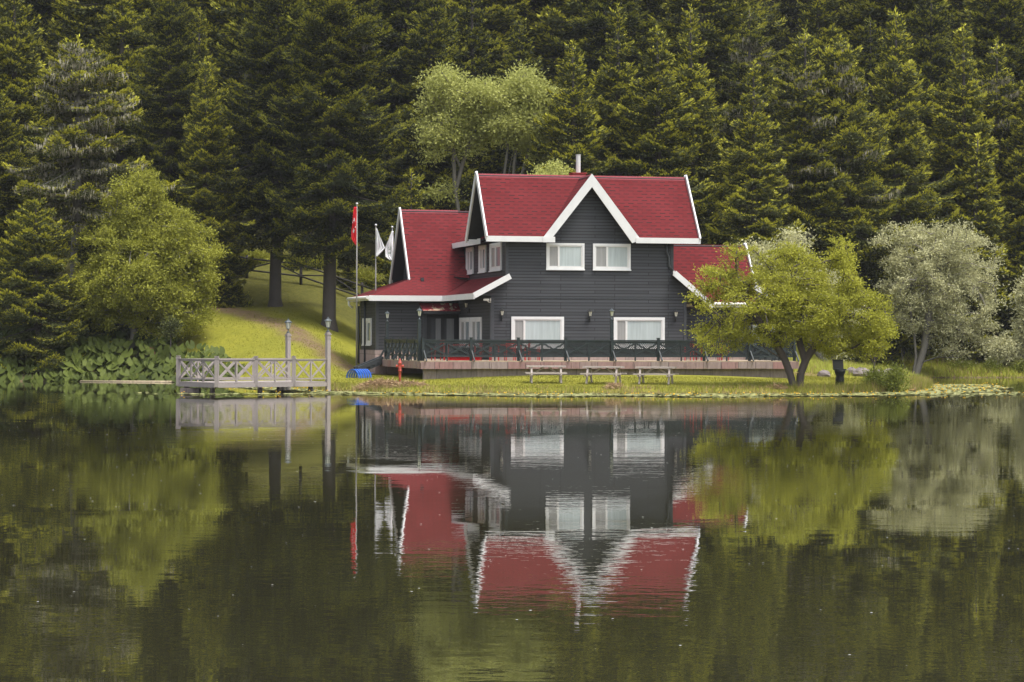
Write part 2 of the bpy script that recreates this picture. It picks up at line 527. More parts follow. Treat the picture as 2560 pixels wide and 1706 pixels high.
def ground(X, Y):
    X = np.asarray(X, float); Y = np.asarray(Y, float)
    d = shore_dist(X, Y)
    bank = np.where(d < 0, np.maximum(-1.5, d * 0.5), 0.24 * sstep(0, 0.9, d) + 0.036 * np.clip(d - 0.7, 0, 12))
    left = sstep(-6.5, -12.5, X)
    right = sstep(14, 24, X)
    hill_l = 0.103 * np.clip(Y - 109, 0, 37) + 0.38 * np.clip(Y - 146, 0, 400)
    hill_m = 0.07 * np.clip(Y - 124, 0, 20) + 0.38 * np.clip(Y - 144, 0, 400)
    hill_r = 0.30 * np.clip(Y - 148.5, 0, 8) + 0.38 * np.clip(Y - 156.5, 0, 400)
    h = hill_m * (1 - left) + hill_l * left
    h = h * (1 - right) + hill_r * right
    fade = np.clip(d / 7.0, 0, 1)
    land = d > 0
    z = bank + np.where(land, h * fade, 0)
    z = z + np.where(land, 0.05 * vnoise(X, Y, 0.5, 3) * np.clip(d / 4, 0, 1), 0) + np.where(Y > 150, 0.5 * vnoise(X, Y, 0.15, 5), 0)
    return z

def gz(x, y):
    return float(ground(np.array([x]), np.array([y]))[0])
# ------------------------------------------------------------------ the house (local frame: u right along the front, v back, z up)
HO = (-0.285, 116.0, 0.0)
HR = R(13)
GB = 0.6
house = thing('lake_house', 'charcoal timber house with red shingled roofs and white trim beside the lake', 'house', (HO[0], HO[1], GB), HR)
OFF = (0, 0, GB)
def hp(name, mb, mats, parent=None, label=None, bevel=0):
    o = mb.build(name, mats, parent or house, off=OFF, bevel=bevel)
    if parent is not None: o.location = (0, 0, 0)
    if label: o['label'] = label
    return o

# walls ---------------------------------------------------------------
mb = MB()
mb.prism([(-.74, 0, 1.2), (9.0, 0, 1.2), (9.0, 0, 4.28), (9.72, 0, 4.28), (8.33, 0, 5.42), (8.33, 0, 7.12), (6.45, 0, 7.12), (4.10, 0, 10.06), (1.75, 0, 7.12), (0, 0, 7.12), (0, 0, 5.26), (-1.42, 0, 4.42), (-.74, 0, 4.34)], (0, .22, 0))
hp('wall', mb, M['siding'], label='front wall with four white windows')
mb = MB()
mb.box(0.0, .2, .22, 10.2, 4.6, 7.15)
mb.box(8.13, 8.33, .22, 10.2, 4.0, 7.15)
mb.box(0.2, 8.13, 10.0, 10.2, 4.6, 7.15)
mb.prism([(0.35, .3, 7.12), (0.35, 3.6, 7.12), (0.35, 1.83, 9.6)], (.15, 0, 0))
mb.prism([(8.0, .3, 7.12), (8.0, 3.6, 7.12), (8.0, 1.83, 9.6)], (.15, 0, 0))
hp('wall', mb, M['siding'], label='upper side wall with three narrow windows')
mb = MB()
mb.box(-.74, -.54, .22, 7.6, 1.2, 4.72)
hp('wall', mb, M['siding'], label='side wall beside the terrace door')
mb = MB()
mb.box(8.8, 9.0, .22, 2.6, 1.2, 4.4)
hp('wall', mb, M['siding'], label='short side wall next to the right wing')
mb = MB()
mb.box(-5.0, -2.50, 7.6, 7.8, 1.70, 4.62)
mb.box(-2.50, -.74, 7.6, 7.8, 3.55, 4.62)
mb.box(-5.0, -4.8, 7.8, 12.6, 1.70, 4.62)
mb.box(-4.8, 3.0, 12.4, 12.6, 1.2, 4.62)
mb.prism([(-2.50, 8.95, 5.0), (-2.50, 14.1, 5.0), (-2.50, 11.5, 8.75)], (.15, 0, 0))
mb.box(-2.50, -2.35, 8.6, 14.2, 4.4, 5.4)
hp('wall', mb, M['siding'], label='walls of the left wing')
mb = MB()
mb.box(9.0, 13.1, 2.6, 2.8, 1.2, 4.2)
mb.box(12.9, 13.1, 2.8, 6.5, 1.2, 4.2)
mb.prism([(12.9, 2.6, 4.2), (12.9, 6.5, 4.2), (12.9, 4.5, 6.6)], (.15, 0, 0))
mb.box(13.1, 16.2, 6.3, 6.5, 1.2, 4.2)
hp('wall', mb, M['siding'], label='walls of the right wing')
# corner boards
mb = MB()
for (x0, x1, y0, y1, z0, z1) in ((-.77, -.60, -.03, .0, 1.28, 4.32), (-.77, -.741, .0, .16, 1.28, 4.32), (-.03, .10, -.03, .0, 5.34, 7.1), (-.03, -.001, 0, .15, 5.4, 7.1),
                                 (8.22, 8.36, -.03, 0, 5.45, 7.1), (8.88, 9.03, -.03, 0, 1.28, 4.25), (9.001, 9.03, 0, .15, 1.28, 4.25), (-5.03, -4.88, 7.57, 7.6, 1.72, 4.3), (-5.03, -5.001, 7.6, 7.75, 1.72, 4.3),
                                 (-2.62, -2.48, 7.57, 7.6, 1.28, 4.3), (-2.50, -2.40, 7.6, 7.75, 1.28, 3.55), (12.98, 13.13, 2.57, 2.6, 1.28, 4.1)):
    mb = MB(); mb.box(x0, x1, y0, y1, z0, z1); hp('corner_board', mb, M['charcoal'])
mb = MB(); mb.box(-.60, 9.0, -.012, 0, 4.26, 4.31)
hp('trim_board', mb, M['charcoal'])
# stone plinth
mb = MB()
mb.box(-5.08, -2.6, 7.50, 7.9, .4, 1.71)
mb.box(-5.08, -4.75, 7.9, 12.6, .4, 1.71)
mb.box(-2.6, -.78, 7.55, 7.9, .4, 1.30)
hp('plinth', mb, M['rubble'])
mb = MB(); mb.box(-.70, 9.0, -.05, -.002, 1.28, 1.42); hp('plinth', mb, M['rubble'])
mb = MB(); mb.box(9.03, 13.2, 2.54, 2.598, 1.28, 1.44)
hp('plinth', mb, M['rubble'])

# roofs ---------------------------------------------------------------
def slab(mb, poly, th=.09, red=0, dark=1):
    """roof sheet: shingles above, dark boards below"""
    P = [Vector(p) for p in poly]
    n = (P[1] - P[0]).cross(P[2] - P[0]).normalized()
    if n.z < 0: n = -n
    mb.prism([p - n * .03 for p in P], tuple(n * .03), red)
    mb.prism([p - n * (.032 + th) for p in P], tuple(n * th), dark)
RM = [M['shingle'], M['soffit']]
EZ, RZ = 7.2, 10.30
mb = MB()
PK = (4.10, 10.20)      # front gable peak u, z
vv = -.5 + (PK[1] - EZ) / 1.33
slab(mb, [(-1.06, -.5, EZ), (1.78, -.5, EZ), (PK[0], vv, PK[1]), (PK[0], 1.83, RZ), (-1.06, 1.83, RZ)])
slab(mb, [(6.42, -.5, EZ), (9.50, -.5, EZ), (9.50, 1.83, RZ), (PK[0], 1.83, RZ), (PK[0], vv, PK[1])])
slab(mb, [(9.50, 4.16, EZ), (-1.06, 4.16, EZ), (-1.06, 1.83, RZ), (9.50, 1.83, RZ)])
slab(mb, [(1.78, -.52, EZ + .01), (PK[0], -.52, PK[1] + .01), (PK[0], vv, PK[1] + .01)])
slab(mb, [(PK[0], -.52, PK[1] + .01), (6.42, -.52, EZ + .01), (PK[0], vv, PK[1] + .01)])
# lower rear part of the upper roof
slab(mb, [(-.52, 3.0, 7.22), (-.52, 10.7, 7.22), (1.3, 10.7, 8.45), (1.3, 3.0, 8.45)])
slab(mb, [(1.3, 3.0, 8.45), (1.3, 10.7, 8.45), (7.0, 10.7, 8.5), (7.0, 3.0, 8.5)])
slab(mb, [(7.0, 3.0, 8.5), (7.0, 10.7, 8.5), (8.9, 10.7, 7.22), (8.9, 3.0, 7.22)])
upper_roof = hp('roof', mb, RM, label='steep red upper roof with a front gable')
mb = MB()
mb.prism([(-1.0, 1.70, RZ - .150), (-1.0, 1.83, RZ + .035), (-1.0, 1.96, RZ - .150)], (10.46, 0, 0))
mb.prism([(PK[0] - .10, -.50, PK[1] - .09), (PK[0], -.50, PK[1] + .05), (PK[0] + .10, -.50, PK[1] - .09)], (0, 2.2, 0))
hp('ridge_cap', mb, M['ridge'], upper_roof)
mb = MB()
for s in (-1, 1):   # front gable verge boards
    mb.prism([(PK[0], -.56, PK[1] + .06), (PK[0] + s * 2.46, -.56, EZ - .10), (PK[0] + s * 2.02, -.56, EZ - .26 if s > 0 else EZ - .12), (PK[0], -.56, PK[1] - .58)], (0, .05, 0))
mb.box(-1.12, 1.95, -.60, -.55, EZ - .26, EZ + .01)
mb.box(6.30, 9.56, -.60, -.55, EZ - .26, EZ + .01)
mb.box(1.66, 2.26, -.63, -.601, EZ - .27, EZ + .0)
hp('fascia', mb, M['white'], upper_roof)
mb = MB()
for u in (-1.09, 9.53):
    if u > 0:
        hp('fascia', mb, M['white'], upper_roof); mb = MB()
    mb.beam((u, -.56, EZ - .08), (u, 1.83, RZ + .06), .07, .30, (1, 0, 0) if 0 else (0, 0, 1))
    mb.beam((u, 4.22, EZ - .08), (u, 1.83, RZ + .06), .07, .30)
hp('fascia', mb, M['white'], upper_roof); mb = MB()
mb.box(-.58, -.53, 3.4, 10.75, 6.98, 7.25)
mb.box(-1.08, -.53, 3.6, 3.65, 6.98, 7.2)
hp('fascia', mb, M['white'], upper_roof)

SZ, BZ = 4.45, 5.34
mb = MB()
slab(mb, [(0.02, -.5, BZ), (-1.64, -.5, SZ), (-1.64, 7.0, SZ), (0.02, 8.64, BZ)])
slab(mb, [(-1.64, 7.0, SZ), (-5.45, 7.0, SZ), (-3.06, 8.84, BZ), (0.02, 8.84, BZ)])
slab(mb, [(-5.45, 7.0, SZ), (-5.45, 13.0, SZ), (-2.45, 14.4, BZ + .1), (-2.45, 8.84, BZ + .02), (-3.06, 8.84, BZ)])
slab(mb, [(-3.06, 8.80, BZ - .02), (3.0, 8.80, BZ - .02), (3.0, 11.5, 9.02), (-3.06, 11.5, 9.02)])
slab(mb, [(3.0, 14.3, BZ - .1), (-3.06, 14.3, BZ - .1), (-3.06, 11.5, 9.02), (3.0, 11.5, 9.02)])
# little cricket where wing roof meets the upper wall
slab(mb, [(-.75, 8.9, 5.5), (-.02, 8.3, 5.42), (-.02, 10.0, 6.55)])
lower_roof = hp('roof', mb, RM, label='red roof of the left wing with its low skirt')
mb = MB()
mb.prism([(-3.02, 11.38, 8.87), (-3.02, 11.5, 9.055), (-3.02, 11.62, 8.87)], (3.02, 0, 0))
hp('ridge_cap', mb, M['ridge'], lower_roof)
mb = MB()
mb.beam((0.08, -.55, BZ - .04), (-1.70, -.55, SZ - .10), .06, .27, (0, 1, 0) if 0 else (0, 0, 1))
mb.box(-1.72, -1.66, -.56, 7.0, SZ - .26, SZ + .02)
mb.box(-5.47, -1.72, 6.93, 6.99, SZ - .26, SZ + .02)
hp('fascia', mb, M['white'], lower_roof); mb = MB()
mb.beam((-3.10, 8.78, BZ - .10), (-3.10, 11.5, 9.08), .07, .28)
mb.beam((-3.10, 14.4, BZ - .15), (-3.10, 11.5, 9.08), .07, .28)
hp('fascia', mb, M['white'], lower_roof)
mb = MB()   # half-round gutter on the left eave, with its white elbow
mb.tube([(-5.58, 6.8, SZ - .09), (-5.58, 13.0, SZ - .09)], .09, 8)
mb.box(-5.53, -5.47, 6.93, 13.0, SZ - .24, SZ - .01)
mb.tube([(-5.58, 12.7, SZ - .12), (-5.58, 12.7, SZ - .40), (-5.40, 12.6, SZ - .55)], .06, 8)
hp('gutter', mb, M['gutter'], lower_roof)
mb = MB()
mb.tube([(-5.16, 12.3, SZ - .5), (-5.12, 12.3, 4.0), (-5.12, 12.3, .9)], .06, 8)
hp('downpipe', mb, M['charcoal'])
mb = MB()
mb.tube([(-5.12, 10.4, 4.3), (-5.12, 10.4, .9)], .05, 8)
hp('downpipe', mb, M['charcoal'])
mb = MB()
mb.tube([(7.98, -.10, 7.0), (7.98, -.10, 6.55), (8.10, -.08, 6.3), (8.12, -.08, 5.85), (8.35, -.10, 5.62)], .055, 8)
hp('downpipe', mb, M['charcoal'])

mb = MB()
slab(mb, [(8.31, -.5, 5.48), (8.31, 3.2, 5.48), (10.15, 3.2, 3.98), (10.15, -.5, 3.98)])
slab(mb, [(8.33, 2.1, 4.14), (13.45, 2.1, 4.14), (13.45, 4.4, 7.10), (8.33, 4.4, 7.10)])
slab(mb, [(13.45, 6.8, 4.14), (8.33, 6.8, 4.14), (8.33, 4.4, 7.10), (13.45, 4.4, 7.10)])
slab(mb, [(13.2, 2.1, 4.95), (15.1, 2.1, 3.95), (15.1, 7.0, 3.95), (13.2, 7.0, 4.95)])
right_roof = hp('roof', mb, RM, label='red roof of the right wing behind the small tree')
mb = MB()
mb.beam((8.24, -.55, 5.52), (10.22, -.55, 3.90), .06, .27)
mb.box(8.18, 8.26, -.58, -.52, 5.40, 5.62)
hp('fascia', mb, M['white'], right_roof); mb = MB()
mb.beam((13.49, 2.04, 4.06), (13.49, 4.4, 7.14), .07, .28)
mb.beam((13.49, 6.86, 4.06), (13.49, 4.4, 7.14), .07, .28)
hp('fascia', mb, M['white'], right_roof); mb = MB()
mb.beam((13.2, 2.05, 4.95), (15.15, 2.05, 3.90), .06, .27)
hp('fascia', mb, M['white'], right_roof)
mb = MB()
mb.tube([(9.0, 2.04, 4.06), (13.4, 2.04, 4.06)], .09, 8)
mb.box(9.0, 13.45, 2.06, 2.10, 3.90, 4.08)
hp('gutter', mb, M['gutter'], right_roof)

# chimney and vent
mb = MB()
mb.box(3.85, 4.50, 2.1, 2.8, 9.6, 10.44, 1)
mb.box(3.80, 4.55, 2.05, 2.85, 10.44, 10.49, 1)
mb.lathe([(.115, 0), (.115, .90), (.13, .905), (.13, .93)], 16, 0, (4.19, 2.45, 10.47), False)
hp('chimney', mb, [M['steel'], M['redmetal']], upper_roof)
mb = MB()
mb.lathe([(.045, 0), (.045, 1.55), (.085, 1.56), (.085, 1.86), (.05, 1.90), (.02, 2.02)], 10, 0, (1.86, 6.0, 8.45), False)
hp('vent_pipe', mb, M['white'], upper_roof)

# windows --------------------------------------------------------------
def front_window(u0, u1, z0, z1, v, split=.30, bw=.11, flat='front', pl='curtain', pr='curtain', left='screen'):
    mb = MB()
    d0, d1 = v - .07, v + .01
    mb.box(u0, u1, d0, d1, z1 - bw, z1); mb.box(u0, u1, d0, d1, z0, z0 + bw)
    mb.box(u0, u0 + bw, d0, d1, z0 + bw, z1 - bw); mb.box(u1 - bw, u1, d0, d1, z0 + bw, z1 - bw)
    mb.box(u0 - .02, u1 + .02, v - .10, d0, z0 - .035, z0 + .02)
    w = hp('window', mb, M['white'])
    a, b, c, d = u0 + bw, u1 - bw, z0 + bw, z1 - bw
    mb = MB(); s = .055; um = a + (b - a) * split
    e0, e1 = v - .045, v + .005
    mb.box(a, b, e0, e1, d - s, d); mb.box(a, b, e0, e1, c, c + s)
    mb.box(a, a + s, e0, e1, c + s, d - s); mb.box(b - s, b, e0, e1, c + s, d - s)
    mb.box(um - .05, um + .05, e0 - .008, e1, c + s, d - s)
    hp('window_sash', mb, M['pvc'], w)
    mb = MB(); mb.box(a + s, um - .05, v - .02, v - .004, c + s, d - s)
    hp('pane', mb, M[left], w, 'grey pane of the narrow sash')
    mb = MB(); mb.box(um + .05, b - s, v - .02, v - .004, c + s, d - s)
    hp('pane', mb, M[pr], w)
    return w
front_window(1.97, 3.86, 5.65, 6.92, 0)
front_window(4.29, 6.18, 5.65, 6.92, 0, left='curtain_side')  if 0 else front_window(4.29, 6.18, 5.65, 6.92, 0, .36)
front_window(.25, 2.85, 1.86, 3.37, 0, .22, .13)
front_window(5.34, 7.91, 1.86, 3.36, 0, .22, .13)

def side_window(u, v0, v1, z0, z1, bw=.13):
    """window in a wall that faces left (-u), its glass set back so that the reveals show"""
    mb = MB(); d0, d1 = u - .07, u + .01
    mb.box(d0, d1, v0, v1, z1 - bw, z1); mb.box(d0, d1, v0, v1, z0, z0 + bw)
    mb.box(d0, d1, v0, v0 + bw, z0 + bw, z1 - bw); mb.box(d0, d1, v1 - bw, v1, z0 + bw, z1 - bw)
    mb.box(d0 - .04, d0, v0 - .03, v1 + .03, z0 - .03, z0 + .02)
    w = hp('window', mb, M['white'])
    a, b, c, d = v0 + bw, v1 - bw, z0 + bw, z1 - bw
    mb = MB(); s = .09; vm = (a + b) / 2; e0, e1 = u - .05, u + .005
    mb.box(e0, e1, a, b, d - s, d); mb.box(e0, e1, a, b, c, c + s)
    mb.box(e0, e1, a, a + s, c + s, d - s); mb.box(e0, e1, b - 2.2 * s, b, c + s, d - s)
    mb.box(e0 - .01, e1, vm - .12, vm + .12, c + s, d - s)
    hp('window_sash', mb, M['pvc'], w)
    for (p, q, mt) in ((a + s, vm - .12, 'paneside'), (vm + .12, b - 2.2 * s, 'screen')):
        mb = MB(); mb.box(u - .025, u - .006, p, q, c + s, d - s)
        hp('pane', mb, M[mt], w)
for a, b in ((.92, 3.45), (4.43, 6.02), (7.45, 9.1)): side_window(0, a, b, 5.62, 6.98)
for a, b in ((2.05, 4.45), (4.65, 7.15)): side_window(-.74, a, b, 1.9, 3.36)
side_window(-5.0, 8.95, 11.5, 1.95, 3.34, .15)

# terrace door and its little shingled hood
mb = MB()
mb.box(-2.48, -2.20, 7.62, 7.72, 1.28, 3.55); mb.box(-.98, -.76, 7.62, 7.72, 1.28, 3.55); mb.box(-2.20, -.98, 7.62, 7.72, 3.32, 3.55)
mb.box(-1.66, -1.48, 7.60, 7.70, 1.28, 3.32)
mb.box(-2.20, -1.66, 7.63, 7.69, 1.28, 1.60); mb.box(-1.48, -.98, 7.63, 7.69, 1.28, 1.60)
door = hp('door', mb, M['soffit'], label='dark glazed double door')
mb = MB(); mb.box(-2.20, -1.93, 7.655, 7.67, 1.6, 3.32); mb.box(-1.48, -1.36, 7.655, 7.67, 1.6, 3.32)
hp('pane', mb, M['panedark'], door)
mb = MB(); mb.box(-1.93, -1.66, 7.65, 7.665, 1.6, 3.32); mb.box(-1.36, -.98, 7.65, 7.665, 1.6, 3.32)
hp('pane', mb, M['curtain_grey'], door, 'grey curtain behind the door glass')
mb = MB()
slab(mb, [(-2.80, 7.58, 4.10), (-.78, 7.58, 4.10), (-.78, 6.95, 3.72), (-2.72, 6.95, 3.72)], .05)
mb.box(-2.70, -.78, 6.97, 7.03, 3.56, 3.69, 1)
mb.box(-2.70, -2.64, 7.03, 7.58, 3.56, 3.69, 1)
hp('door_hood', mb, [M['shingle_faded'], M['soffit']], label='small red shingled hood with a pale worn patch')

# wall lanterns (coach lamps)
def lantern_mb(mb, cx, cy, z, s=1.0, mat_m=0, mat_g=1):
    """hexagonal coach lantern, bottom at z"""
    def ring(prof, mat): mb.lathe([(r * s, h * s) for r, h in prof], 6, mat, (cx, cy, z), False)
    ring([(.03, 0), (.055, .02), (.055, .035)], mat_m)
    ring([(.058, .036), (.098, .255)], mat_g)
    for k in range(6):
        a = math.pi / 3 * (k + .5)
        p = (cx + .062 * s * math.cos(a), cy + .062 * s * math.sin(a), z + .03 * s)
        q = (cx + .106 * s * math.cos(a), cy + .106 * s * math.sin(a), z + .262 * s)
        mb.beam(p, q, .014 * s, .014 * s, mat=mat_m)
    ring([(.145, .258), (.148, .275), (.085, .335), (.045, .355), (.05, .372), (.012, .40), (.012, .45)], mat_m)
LM = [M['lamp_metal'], M['lamp_glass']]
LMB = [M['black'], M['lamp_glass']]
def wall_lamp(u, v, z, du=0, dv=-1):
    mb = MB()
    cx, cy = u + du * .17, v + dv * .17
    lantern_mb(mb, cx, cy, z - .12, .92)
    mb.box(u - .05 if dv else min(u, u + du * .03), u + .05 if dv else max(u, u + du * .03), v - .05 if du else min(v, v + dv * .03), v + .05 if du else max(v, v + dv * .03), z - .36, z - .14, 0)
    mb.tube([(u, v, z - .30), (u + du * .1, v + dv * .1, z - .33), (cx, cy, z - .22), (cx, cy, z - .12)], .018, 6, 0)
    hp('wall_lamp', mb, LMB)
for (u, z) in ((-.24, 3.52), (4.12, 3.50), (8.44, 3.50)): wall_lamp(u, 0, z)
wall_lamp(-.74, 5.0, 3.95, -1, 0); wall_lamp(-1.2, 7.6, 3.98); wall_lamp(9.35, 2.6, 3.45)
# security camera on the front left corner
mb = MB()
mb.box(-1.10, -.86, -.14, -.06, 4.12, 4.22)
mb.box(-1.14, -1.10, -.13, -.07, 4.13, 4.21)
mb.tube([(-.95, -.10, 4.12), (-.86, -.06, 4.05), (-.76, -.04, 4.06)], .022, 6)
mb.box(-.80, -.765, -.10, 0.0, 4.10, 4.24)
hp('security_camera', mb, M['gutter'])
# small red cone-shaped bell lamp on the right wing
mb = MB(); mb.lathe([(.02, .32), (.02, .31), (.13, .0), (.11, -.02)][::-1], 12, 0, (9.30, 2.42, 2.62))
mb.box(9.28, 9.32, 2.42, 2.6, 2.92, 2.95)
hp('bell', mb, M['rustred'])
# porch glazing at the right wing
mb = MB()
mb.box(13.2, 15.0, 4.0, 4.06, 2.95, 3.05); mb.box(13.2, 15.0, 4.0, 4.06, 1.9, 1.96)
for u in (13.2, 13.78, 14.36, 14.94): mb.box(u, u + .06, 3.99, 4.05, 1.9, 3.0)
for z in (2.2, 2.45, 2.7): mb.box(13.2, 15.0, 4.01, 4.04, z, z + .03)
w = hp('window', mb, M['white'], label='white slatted porch window at the right wing')
mb = MB(); mb.box(13.2, 15.0, 4.07, 4.08, 1.9, 3.0); hp('pane', mb, M['curtain'], w)
mb = MB()
for u in (13.12, 15.02): mb.box(u, u + .1, 3.9, 4.0, 1.2, 4.2)
mb.box(13.2, 15.0, 3.95, 4.05, 1.2, 1.88)
hp('porch_post', mb, M['charcoal'])

# ------------------------------------------------------------------ terrace
TZ = 1.28
U0, U1, V0, V1 = -4.95, 13.35, -4.10, 7.4
ter = thing('terrace', 'raised stone terrace with pink slab edging in front of the house', 'terrace', (HO[0], HO[1], GB), HR)
def tp(name, mb, mats, parent=None, label=None):
    o = mb.build(name, mats, parent or ter, off=OFF)
    if label: o['label'] = label
    return o
mb = MB(); mb.box(U0 - .02, U1 + .02, V0 - .02, -.80 if 0 else -.06, TZ - .10, TZ); mb.box(U0 - .02, -.80, -.06, 7.45, TZ - .10, TZ); mb.box(9.05, U1 + .02, -.06, 7.0, TZ - .10, TZ)
mb.box(-.80, 9.05, -.06, .1, TZ - .10, TZ - .003)
tp('paving', mb, M['paving'])
rs = random.Random(5)
mb = MB()
u = U0
while u < U1 - .05:
    w = rs.uniform(.55, 1.05); e = min(U1, u + w)
    if U1 - e < .3: e = U1
    mb.box(u + .008, e - .008, V0 - rs.uniform(.03, .05), V0 + .1, TZ - .36 - rs.uniform(0, .025), TZ - .045)
    u = e
v = V0 + .1
while v < 6.4:
    w = rs.uniform(.6, 1.0); e = min(6.5, v + w)
    mb.box(U0 - rs.uniform(.03, .05), U0 + .1, v + .008, e - .008, TZ - .36, TZ - .045)
    mb.box(U1 - .1, U1 + rs.uniform(.03, .05), v + .008, e - .008, TZ - .36, TZ - .045)
    v = e
o = tp('edge_slabs', mb, M['slab'])
mb = MB()
mb.box(U0 + .16, U1 - .22, V0 + .14, V0 + .34, .2, TZ - .1)
mb.box(U0 + 2.2, U0 + 2.4, V0 + .34, 6.4, .2, TZ - .1)
mb.box(U1 - .4, U1 - .2, V0 + .34, 6.4, .2, TZ - .1)
tp('base_wall', mb, M['concrete'])
mb = MB()  # dark wooden ramp at the left end of the terrace
mb.beam((-4.9, 6.0, 1.24), (-6.3, 5.3, .72), .10, .34)
mb.beam((-4.9, 7.0, 1.24), (-6.3, 6.3, .72), .10, .34)
for k in range(5):
    t = (k + .5) / 5
    mb.box(-4.9 - 1.3 * t - .16, -4.9 - 1.3 * t + .16, 5.95 - .68 * t, 6.95 - .68 * t, 1.24 - .5 * t, 1.28 - .5 * t)
tp('steps', mb, M['charcoal'], label='dark wooden steps at the left end')

# railing
rail = thing('terrace_railing', 'dark green timber railing with crosses and lattice along the terrace edge', 'railing', (HO[0], HO[1], TZ), HR)
ROFF = (0, 0, TZ)
def rp(name, mb, mats=None, parent=None):
    return mb.build(name, mats or M['green_rail'], parent or rail, off=ROFF)
def rail_post(u, v, along):
    mb = MB()
    mb.box(u - .06, u + .06, v - .06, v + .06, TZ, TZ + 1.06)
    mb.box(u - .075, u + .075, v - .075, v + .075, TZ + 1.06, TZ + 1.085)
    if along == 'u': mb.beam((u + .10, v - .34, TZ + .0), (u + .02, v - .07, TZ + .46), .055, .10, (0, 1, 0))
    else: mb.beam((u - .34, v - .10, TZ), (u - .07, v - .02, TZ + .46), .055, .10, (1, 0, 0))
    rp('post', mb)
def rail_bay(p, q, lattice=True):
    p, q = Vector(p), Vector(q); d = (q - p); ln = d.length; d.normalize()
    P = lambda s, z: (p.x + d.x * s, p.y + d.y * s, TZ + z)
    a, b = .06, ln - .06
    mb = MB()
    mb.beam(P(a, .96), P(b, .96), .13, .05); mb.beam(P(a, .87), P(b, .87), .05, .12); mb.beam(P(a, .22), P(b, .22), .06, .09)
    m = (a + b) / 2
    mb.beam(P(m, .265), P(m, .81), .07, .07, (d.x, d.y, 0))
    for (s0, s1) in ((a, m - .035), (m + .035, b)):
        mb.beam(P(s0 + .02, .28), P(s1 - .02, .80), .045, .075, (0, 0, 1)); mb.beam(P(s0 + .02, .80), P(s1 - .02, .28), .030, .075, (0, 0, 1))
    mb.beam(P(m, 0), P(m, .18), .06, .06, (d.x, d.y, 0))
    rp('rail_panel', mb)
    if lattice:
        mb = MB(); n = Vector((-d.y, d.x)) * .045; st = .105; H0, H1 = .265, .81
        k = -int((H1 - H0) / st) - 1
        s = a + k * st
        while s < b:
            for sg, o in ((1, .0), (-1, .010)):
                if sg > 0: x0, x1 = s, s + (H1 - H0)
                else: x0, x1 = s + (H1 - H0), s
                z0, z1 = H0, H1
                lo, hi = (x0, x1)
                # clip to bay
                def clipz(x0, z0, x1, z1):
                    pts = []
                    for X in (a, b):
                        if (x0 - X) * (x1 - X) < 0: pts.append((X, z0 + (z1 - z0) * (X - x0) / (x1 - x0)))
                    E = [(x, z) for x, z in ((x0, z0), (x1, z1)) if a <= x <= b] + pts
                    return E[:2] if len(E) >= 2 else None
                e = clipz(x0, z0, x1, z1)
                if e and abs(e[0][0] - e[1][0]) > .04:
                    A, B = P(*e[0]), P(*e[1])
                    off = n * (1 + o * 20)
                    mb.beam((A[0] + off.x, A[1] + off.y, A[2]), (B[0] + off.x, B[1] + off.y, B[2]), .008, .034)
            s += st
        rp('lattice', mb)
RU = [-4.8 + 2.25 * k for k in range(9)]
for i, u in enumerate(RU):
    rail_post(u, -3.9, 'u')
    if i: rail_bay((RU[i - 1], -3.9), (u, -3.9))
RV = [-3.9 + 1.98 * k for k in range(1, 6)]
pv = -3.9
for v in RV:
    rail_post(-4.8, v, 'v'); rail_bay((-4.8, pv), (-4.8, v), False); pv = v
pv = -3.9
for k in range(1, 4):
    v = -3.9 + 2.1 * k
    rail_post(RU[-1], v, 'v'); rail_bay((RU[-1], pv), (RU[-1], v), False); pv = v
def hw(u, v):
    c, s = math.cos(HR), math.sin(HR)
    return HO[0] + u * c - v * s, HO[1] + u * s + v * c

# ------------------------------------------------------------------ lamp posts
def lamp_post(x, y, z0, top, kind, label, rz=0.0, s=1.0):
    """top = height of the square post; a coach lantern stands on it"""
    t = thing('lamp_post', label, 'lamp post', (x, y, z0), rz, 'coach lamps on square wooden posts')
    mb = MB()
    if kind == 'green':
        mb.box(-.07, .07, -.07, .07, 0, top); mb.box(-.09, .09, -.09, .09, 0, .5)
        mb.box(-.085, .085, -.085, .085, top, top + .03)
        m = M['green_rail']
    else:
        mb.box(-.085, .085, -.085, .085, -.6, top); mb.box(-.115, .115, -.115, .115, top, top + .04)
        mb.box(-.10, .10, -.10, .10, top - .16, top - .10); mb.box(-.09, .09, -.09, .09, top + .04, top + .09)
        mb.box(-.06, .06, -.06, .06, top + .09, top + .13)
        m = M['oldwood']
    mb.build('post', m, t)
    mb = MB()
    b = top + (.03 if kind == 'green' else .13)
    mb.lathe([(.07 * s, 0), (.075 * s, .02), (.035 * s, .05), (.02 * s, .10), (.018 * s, .16)], 10, 0, (0, 0, b))
    lantern_mb(mb, 0, 0, b + .15, s)
    mb.build('lantern', LM, t)
    return t
x, y = hw(-4.72, 6.0); lamp_post(x, y, TZ, 1.83, 'green', 'thin dark green lamp post at the far back end of the terrace side railing', HR, .95)
x, y = hw(-4.92, -3.6); lamp_post(x, y, TZ, 1.86, 'green', 'dark green lamp post at the left front corner of the terrace', HR, 1.0)
x, y = hw(4.22, -3.75); lamp_post(x, y, TZ, 1.90, 'green', 'dark green lamp post beside the right ground floor window', HR, .95)

